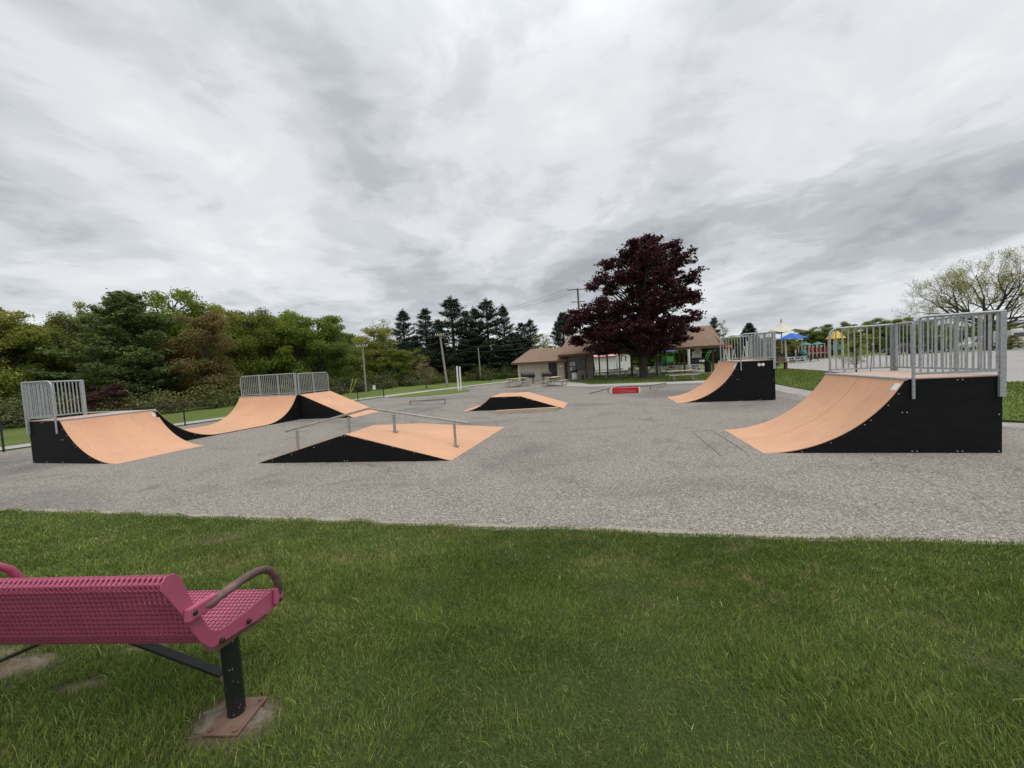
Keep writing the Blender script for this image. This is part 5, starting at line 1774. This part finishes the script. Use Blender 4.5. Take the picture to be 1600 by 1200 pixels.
def tree(kind, px, top, d, hw, col_, label, group, name='tree', H0=10.0, R0=3.2, rz=None, bark=None, base=-.05, cat='tree'):
    tm, cm = kind
    x, y, _ = at(px, d)
    h = zat(px, top, d)
    o = thing(name, label, cat, (x, y, base), (px * 1.7 + d) % 6.28 if rz is None else rz, group)
    H0, R0 = SPAN[cm.name]
    sz = (h + .05) / H0
    sxy = hw * d / F / R0
    o.scale = (sxy, sxy, sz)
    for nm, me_, mt in (('trunk', tm, bark or M_BARK), ('crown', cm, LM[col_])):
        c = bpy.data.objects.new(nm, me_)
        COL.objects.link(c)
        c.parent = o
        if not me_.materials: me_.materials.append(mt)
        c.material_slots[0].link = 'OBJECT'
        c.material_slots[0].material = mt
    return o


GW = 'trees along the edge of the woods'
wood = [
    (0, -62, 486, 27, 46, 'olive', 'olive tree half cut off by the left edge of the photo'),
    (2, 8, 478, 27, 44, 'yellow', 'yellow-green tree at the left edge, above the railing of the left quarter pipe'),
    (0, 62, 507, 29, 40, 'mid', 'mid-green rounded tree, second from the left edge'),
    (1, 122, 488, 31, 42, 'olive', 'yellowish olive tree left of the big ragged pine'),
    (3, 160, 474, 36, 24, 'pale', 'thin pale tree whose top shows just left of the big pine'),
    (4, 286, 455, 36, 42, 'bright', 'tall bright green tree just right of the big ragged pine'),
    (1, 326, 490, 33, 40, 'brown', 'reddish brown leafed tree in the green row'),
    (0, 352, 476, 38, 30, 'yellow', 'yellow-green treetop right of the reddish brown tree'),
    (2, 392, 486, 40, 30, 'green', 'green tree above the left end of the halfpipe railing'),
    (4, 425, 486, 42, 26, 'olive', 'narrow olive tree above the middle of the halfpipe railing'),
    (0, 464, 486, 42, 30, 'bright', 'bright green pointed tree above the right end of the halfpipe railing'),
    (2, 503, 494, 44, 40, 'green', 'broad rounded green tree left of the pale utility pole'),
    (1, 540, 520, 43, 26, 'mid', 'lower green tree directly behind the thin pale pole'),
    (4, 590, 512, 54, 30, 'yellow', 'yellow-green tree just right of the thin pale pole'),
]
for k, px, top, d, hw, c_, lb in wood: tree(DEC[k], px, top, d, hw * 1.22, c_, lb, GW, 'broadleaf_tree')
tree(LOOSE, 606, 500, 60, 26, 'pale', 'loose pale tree between the yellow-green tree and the first dark pine', GW, 'broadleaf_tree')
tree(DEC[0], 622, 545, 52, 26, 'green', 'low green tree under the first dark pine', GW, 'broadleaf_tree')
tree(LOOSE, 652, 545, 52, 20, 'yellow', 'thin yellowish young tree behind the blossoming sapling', GW, 'broadleaf_tree')
# deep rows that close the wood
r = np.random.default_rng(5)
for k in range(44):
    px = -150 + k * 17.5 + r.normal(0, 6)
    if px > 605: continue
    d = 36 + (px + 150) * .040 + r.uniform(3, 11)
    top = np.interp(px, [-150, 0, 60, 120, 200, 290, 350, 460, 520, 560, 620], [490, 492, 510, 496, 490, 480, 490, 494, 506, 528, 540]) + r.uniform(0, 13)
    tree(DEC[int(r.integers(0, 5))], px, top, d, r.uniform(30, 42), ('dark', 'mid', 'dark', 'olive')[int(r.integers(0, 4))], 'green tree standing deeper in the woods behind the front row', 'trees deep in the woods', 'broadleaf_tree')
tree(WPINE, 214, 457, 31, 74, 'wpine', 'big ragged white pine standing forward of the woods on the left', GW, 'pine_tree', 9.4, 4.0, rz=2.2, bark=M_BARKP)
GP = 'row of dark pines'
for k, px, top, d, hw, lb in ((0, 637, 485, 58, 21, 'first dark pine from the left of the pine row, standing alone'), (1, 671, 483, 57, 24, 'second pine of the row with a broad feathery top'), (2, 712, 466, 58, 31, 'tallest broad pine behind the leaning utility pole'),
                              (1, 733, 486, 62, 20, 'dark pine filling in right of the tallest one'), (0, 748, 482, 60, 21, 'pine right behind the slim pale pole'), (2, 766, 469, 60, 27, 'tall dense pine right of the slim pale pole'),
                              (0, 792, 478, 61, 17, 'narrow pine at the right of the tall group'), (1, 818, 505, 64, 20, 'lower dark pine sloping down towards the shelter roof'), (2, 832, 500, 66, 18, 'last pine of the row, just above the shelter roof'), (1, 690, 500, 62, 20, 'dark pine in the gap behind the leaning pole'), (0, 804, 520, 60, 20, 'short dark pine by the corner of the beige building')):
    tree(PIN[k], px, top, d, hw * 1.35, 'pine', lb, GP, 'pine_tree', 12.0, 2.6 if k < 2 else 2.9, bark=M_BARKP)
for px in np.arange(618, 836, 15):
    tree(DENSE, px + r.normal(0, 4), 528 + r.uniform(-8, 18), 68 + r.uniform(-3, 4), 20, 'spruce', 'dark conifer filling the wood behind the pine row', 'conifers behind the pines', 'pine_tree', 10, 2.8, bark=M_BARKP)
tree(DENSE, 884, 489, 64, 26, 'spruce', 'dark spruce left of the maple behind the shelter', None, 'spruce_tree', 10, 2.8, bark=M_BARKP)
tree(LOOSE, 852, 522, 62, 24, 'yellow', 'yellow-green bushy tree behind the beige building roof', None, 'broadleaf_tree')
tree(LOOSE, 835, 530, 66, 16, 'pale', 'pale bushy treetop left of the yellow-green one over the beige roof', None, 'broadleaf_tree')
# woods seen through and right of the pavilion
for k, (px, top, d, hw) in enumerate(((1000, 540, 82, 30), (1042, 530, 80, 30), (1075, 528, 82, 28), (1104, 530, 80, 30), (1130, 528, 82, 26), (1158, 522, 84, 26), (1186, 528, 84, 26), (1210, 530, 84, 26), (965, 545, 84, 28), (1020, 535, 86, 30), (1058, 532, 88, 30), (1090, 534, 88, 30), (1120, 534, 88, 30))):
    tree(DEC[k % 5], px, top, d, hw, ('green', 'mid', 'olive', 'dark')[k % 4], 'green tree behind the playground seen past the pavilion', 'trees behind the playground', 'broadleaf_tree')
tree(PIN[2], 1118, 496, 74, 15, 'pine', 'dark pine whose top shows above the right end of the pavilion roof', None, 'pine_tree', 12, 2.9, bark=M_BARKP)
tree(LOOSE, 1131, 500, 78, 9, 'pale', 'wispy thin tree beside the gable of the pavilion', None, 'broadleaf_tree')
tree(DENSE, 1172, 505, 72, 18, 'spruce', 'dark spruce behind the railing of the tall quarter pipe', None, 'spruce_tree', 10, 2.8, bark=M_BARKP)
tree(DENSE, 1164, 517, 72, 12, 'spruce', 'smaller spruce left of the one behind the tall railing', None, 'spruce_tree', 10, 2.8, bark=M_BARKP)
for k, (px, top, d, hw, c_) in enumerate(((1232, 528, 84, 20, 'olive'), (1252, 516, 86, 20, 'green'), (1270, 517, 86, 18, 'olive'), (1284, 508, 84, 18, 'green'), (1298, 514, 86, 18, 'mid'), (1316, 503, 84, 18, 'green'), (1345, 506, 86, 20, 'mid'), (1368, 498, 84, 20, 'green'), (1390, 500, 86, 20, 'mid'), (1412, 497, 86, 18, 'olive'),
                                           (1435, 500, 88, 22, 'olive'), (1460, 507, 90, 24, 'mid'), (1490, 510, 92, 26, 'olive'), (1520, 508, 92, 26, 'mid'), (1552, 506, 92, 28, 'olive'), (1585, 502, 94, 28, 'mid'), (1620, 498, 94, 30, 'olive'), (1660, 495, 94, 30, 'olive'), (1325, 520, 90, 20, 'dark'), (1378, 515, 92, 24, 'dark'), (1425, 512, 92, 24, 'dark'))):
    tree(DEC[(k * 2 + 1) % 5], px, top, d, hw, c_, 'green tree in the hedge row across the parking lot', 'hedge row across the lot', 'broadleaf_tree')
for px, top, d, hw, c_, lb in ((1220, 537, 66, 12, 'brown', 'reddish brown shrub under the blue umbrella, left one'), (1236, 538, 67, 12, 'brown', 'reddish brown shrub under the blue umbrella, middle one'), (1248, 540, 67, 10, 'brown', 'reddish brown shrub under the blue umbrella, right one'), (1395, 520, 66, 13, 'dark', 'dark green shrub left of the black pickup'), (1580, 524, 56, 13, 'yellow', 'yellow-green low branches in front of the white camper')):
    tree(DEC[1], px, top, d, hw, c_, lb, 'shrubs by the lot', 'shrub', cat='shrub')
# blossoming sapling, red bush, staked young tree
tree(LOOSE, 666.5, 566.5, 40.4, 15, 'bloom', 'small round sapling with pinkish buds on the far grass', None, 'sapling')
tree(DEC[1], 169, 600, 24.5, 30, 'redbush', 'dark red bush behind the black fence', None, 'bush', cat='bush')
tree(LOOSE, 828, 570, 53, 18, 'pale', 'pale spreading shrub in front of the pines by the yellow guy wire', None, 'shrub', cat='shrub')
x, y, _ = at(1338, 27.9)
st_ = tree(LOOSE, 1338, 512, 27.9, 24, 'yellow', 'young yellow-green tree tied to stakes on the right lawn', None, 'sapling', base=.03)
for k, (px, d, tp) in enumerate(((1319.5, 28.6, 552), (1360, 27.1, 540))):
    x2, y2, _ = at(px, d)
    o = thing('tree_stake', ('left' if k == 0 else 'right') + ' dark metal stake holding the young tree on the right lawn', 'stake', (x2, y2, 0), 0, 'stakes of the young tree')
    zt = zat(px, tp, d)
    lean_ = -.12 if k == 0 else .18
    MB().tube([(0, 0, 0), (lean_, 0, zt)], .025, 8).build('stake', M_DSTEEL, o)
    MB().lathe([(.05, 0), (.05, .12), (.02, .14)], (lean_, 0, zt), 8).build('cap', M_WHITE, o)
    MB().tube([(lean_ * .8, 0, zt * .8), ((x + (-.05 if k else .05)) - x2, y - y2, 1.3)], .008, 5).build('tie', M_DSTEEL, o)

# undergrowth along the foot of the woods
P_, T_ = [], []
line = [(-40, 17.2), (-31, 20.5), (-26.4, 22.5), (-21.0, 30.5), (-17.0, 41), (-14.5, 47), (-9, 50), (-4, 53), (3, 60), (6, 62)]
for (x0, y0), (x1, y1) in zip(line[:-1], line[1:]):
    L_ = math.hypot(x1 - x0, y1 - y0)
    for k in range(int(L_ * 2.2)):
        t_ = r.random()
        c = np.array([x0 + (x1 - x0) * t_ + r.normal(0, .5), y0 + (y1 - y0) * t_ + r.uniform(.3, 4.2), 0])
        hgt = r.uniform(.7, 2.3)
        n_ = 430
        u = r.normal(0, 1, (n_, 3)); u /= np.linalg.norm(u, axis=1)[:, None]
        p = c + u * r.uniform(.3, 1.0, n_)[:, None] * np.array([r.uniform(.8, 1.4), r.uniform(.8, 1.4), hgt * .62]) + np.array([0, 0, hgt * .5])
        P_.append(p[p[:, 2] > -.05])
        cc = np.array([(1, 1, 1), (1.25, 1.15, .9), (.8, .85, 1.0), (1.4, 1.15, 1.2)][int(r.integers(0, 4))])
        T_.append(np.tile(cc, (len(P_[-1]), 1)) * r.uniform(.65, 1.35, len(P_[-1]))[:, None])
P_, T_ = np.concatenate(P_), np.concatenate(T_)
tag(link('undergrowth', leaf_mesh('undergrowth', cards(P_, .085, r), T_), LM['under']), kind='stuff')

# ---- the copper maple
MD = 36.6
mx, my, _ = at(1006, MD)
mp_ = thing('maple_tree', 'large dark maroon maple standing on the lawn in front of the pavilion', 'tree', (mx, my, .02))
lob = [(1015, 390, 26), (1044, 396, 19), (984, 396, 20), (1064, 410, 14), (958, 412, 13), (1000, 420, 32), (1038, 424, 32), (944, 441, 14), (972, 444, 25), (1012, 450, 34), (1052, 450, 24), (1080, 456, 13), (1091, 463, 7), (930, 447, 8), (1000, 482, 38), (1040, 480, 28), (962, 490, 27), (926, 490, 24), (905, 503, 18), (893, 517, 12),
       (940, 518, 32), (980, 520, 36), (1020, 520, 36), (1056, 503, 20), (1070, 517, 13), (912, 534, 14), (921, 546, 8), (950, 544, 19), (985, 545, 20), (1020, 541, 22), (1050, 530, 20), (1072, 497, 12), (1010, 378, 10), (1030, 380, 12), (897, 492, 9), (1062, 470, 14), (948, 468, 10)]
r = np.random.default_rng(17)
Ps, tb_ = [], MB()
tb_.tube([(0, 0, -.1), (.02, 0, .25), (0, 0, 1.2), (.1, 0, 3.2), (.2, 0, 6), (.5, 0, 9), (.6, 0, 12)], [.62, .42, .37, .33, .26, .16, .04], 14)
for px, py, rp in lob:
    for q_ in range(3 if rp > 15 else 2):
        xx = colx(px + r.normal(0, 3), MD)
        dxy = abs(xx - mx)
        ext = math.sqrt(max(6.8 ** 2 - dxy ** 2, 1.2)) * (.35 + .65 * math.sin(min(max((565 - py) / 190, .15), .9) * math.pi))
        oy = (0, -1, 1)[q_] * ext * r.uniform(.45, .85) if rp > 15 else r.normal(0, 1.0)
        rad = rp * MD / F * (.95 if q_ == 0 else .72)
        c = np.array([xx - mx, oy, zat(px, py, MD)])
        k = int(620 * rad ** 1.7)
        # each lobe is itself a heap of small sprays
        sub_ = r.normal(0, 1, (max(int(rad * rad * 14), 7), 3)); sub_ /= np.linalg.norm(sub_, axis=1)[:, None]
        sub_ = sub_ * r.uniform(.35, 1, len(sub_))[:, None] * rad * .92
        sc_ = sub_[r.integers(0, len(sub_), k)]
        p = c + sc_ * np.array([1, 1, .8]) + r.normal(0, .165, (k, 3)) * np.array([1.2, 1.2, .62])
        Ps.append(p)
        tb_.tube([(.1, 0, max(c[2] - np.hypot(c[0], c[1]) * .8, 2.0)), tuple(c * .55 + np.array([0, 0, c[2] * .35])), tuple(c)], [.11, .06, .015], 5, cap=False)
P = np.concatenate(Ps)
P = P[P[:, 2] > 1.9]
tb_.build('trunk', pm('maple_bark', (.085, .075, .062), (.05, .043, .036), 6, .95, stretch=(4, 4, .6), bump=.5, bscale=14), mp_)
link('crown', leaf_mesh('maple_crown', cards(P, .14, r, up=.6), tints(P, r, amp=.55, warm=.1)), LM['maroon'], mp_)
print('maple leaves', len(P))

# ---- the bare-limbed spring tree on the right
TD = 58.0
tx, ty, _ = at(1543, TD)
sp_t = thing('spreading_tree', 'wide half-bare spring tree with olive young leaves at the right edge', 'tree', (tx, ty, 0))
r = np.random.default_rng(8)
tb_, tips = MB(), []
tb_.tube([(0, 0, -.1), (0, 0, .3), (.05, 0, 2.2), (.1, 0, 4.4)], [.75, .55, .47, .42], 12)
for k in range(13):
    an = 2 * math.pi * k / 13 + r.normal(0, .2)
    el = (.15, .55, 1.0)[k % 3] + r.normal(0, .08)
    d = (math.cos(an) * math.cos(el), math.sin(an) * math.cos(el), math.sin(el))
    branch_tubes(tb_, (.1, 0, r.uniform(3.0, 4.5)), d, r.uniform(4.4, 5.6), .23, 4, r, .55, 6, tips, .10, .06, (3, 5))
T = np.array([tuple(p) for p in tips])
tb_.build('trunk', pm('grey_bark', (.075, .066, .055), (.045, .04, .034), 5, .95, stretch=(4, 4, .6)), sp_t)
print('tips', len(T))
kk = r.random(len(T)) < np.clip(.45 + .06 * (T[:, 0] + 4) + .35 * (T[:, 2] < 8), .15, .97)
Q = np.repeat(T[kk], 11, axis=0)
Q = Q + r.normal(0, .24, Q.shape)
link('crown', leaf_mesh('spring_leaves', cards(Q, .075, r), tints(Q, r)), LM['haw'], sp_t)
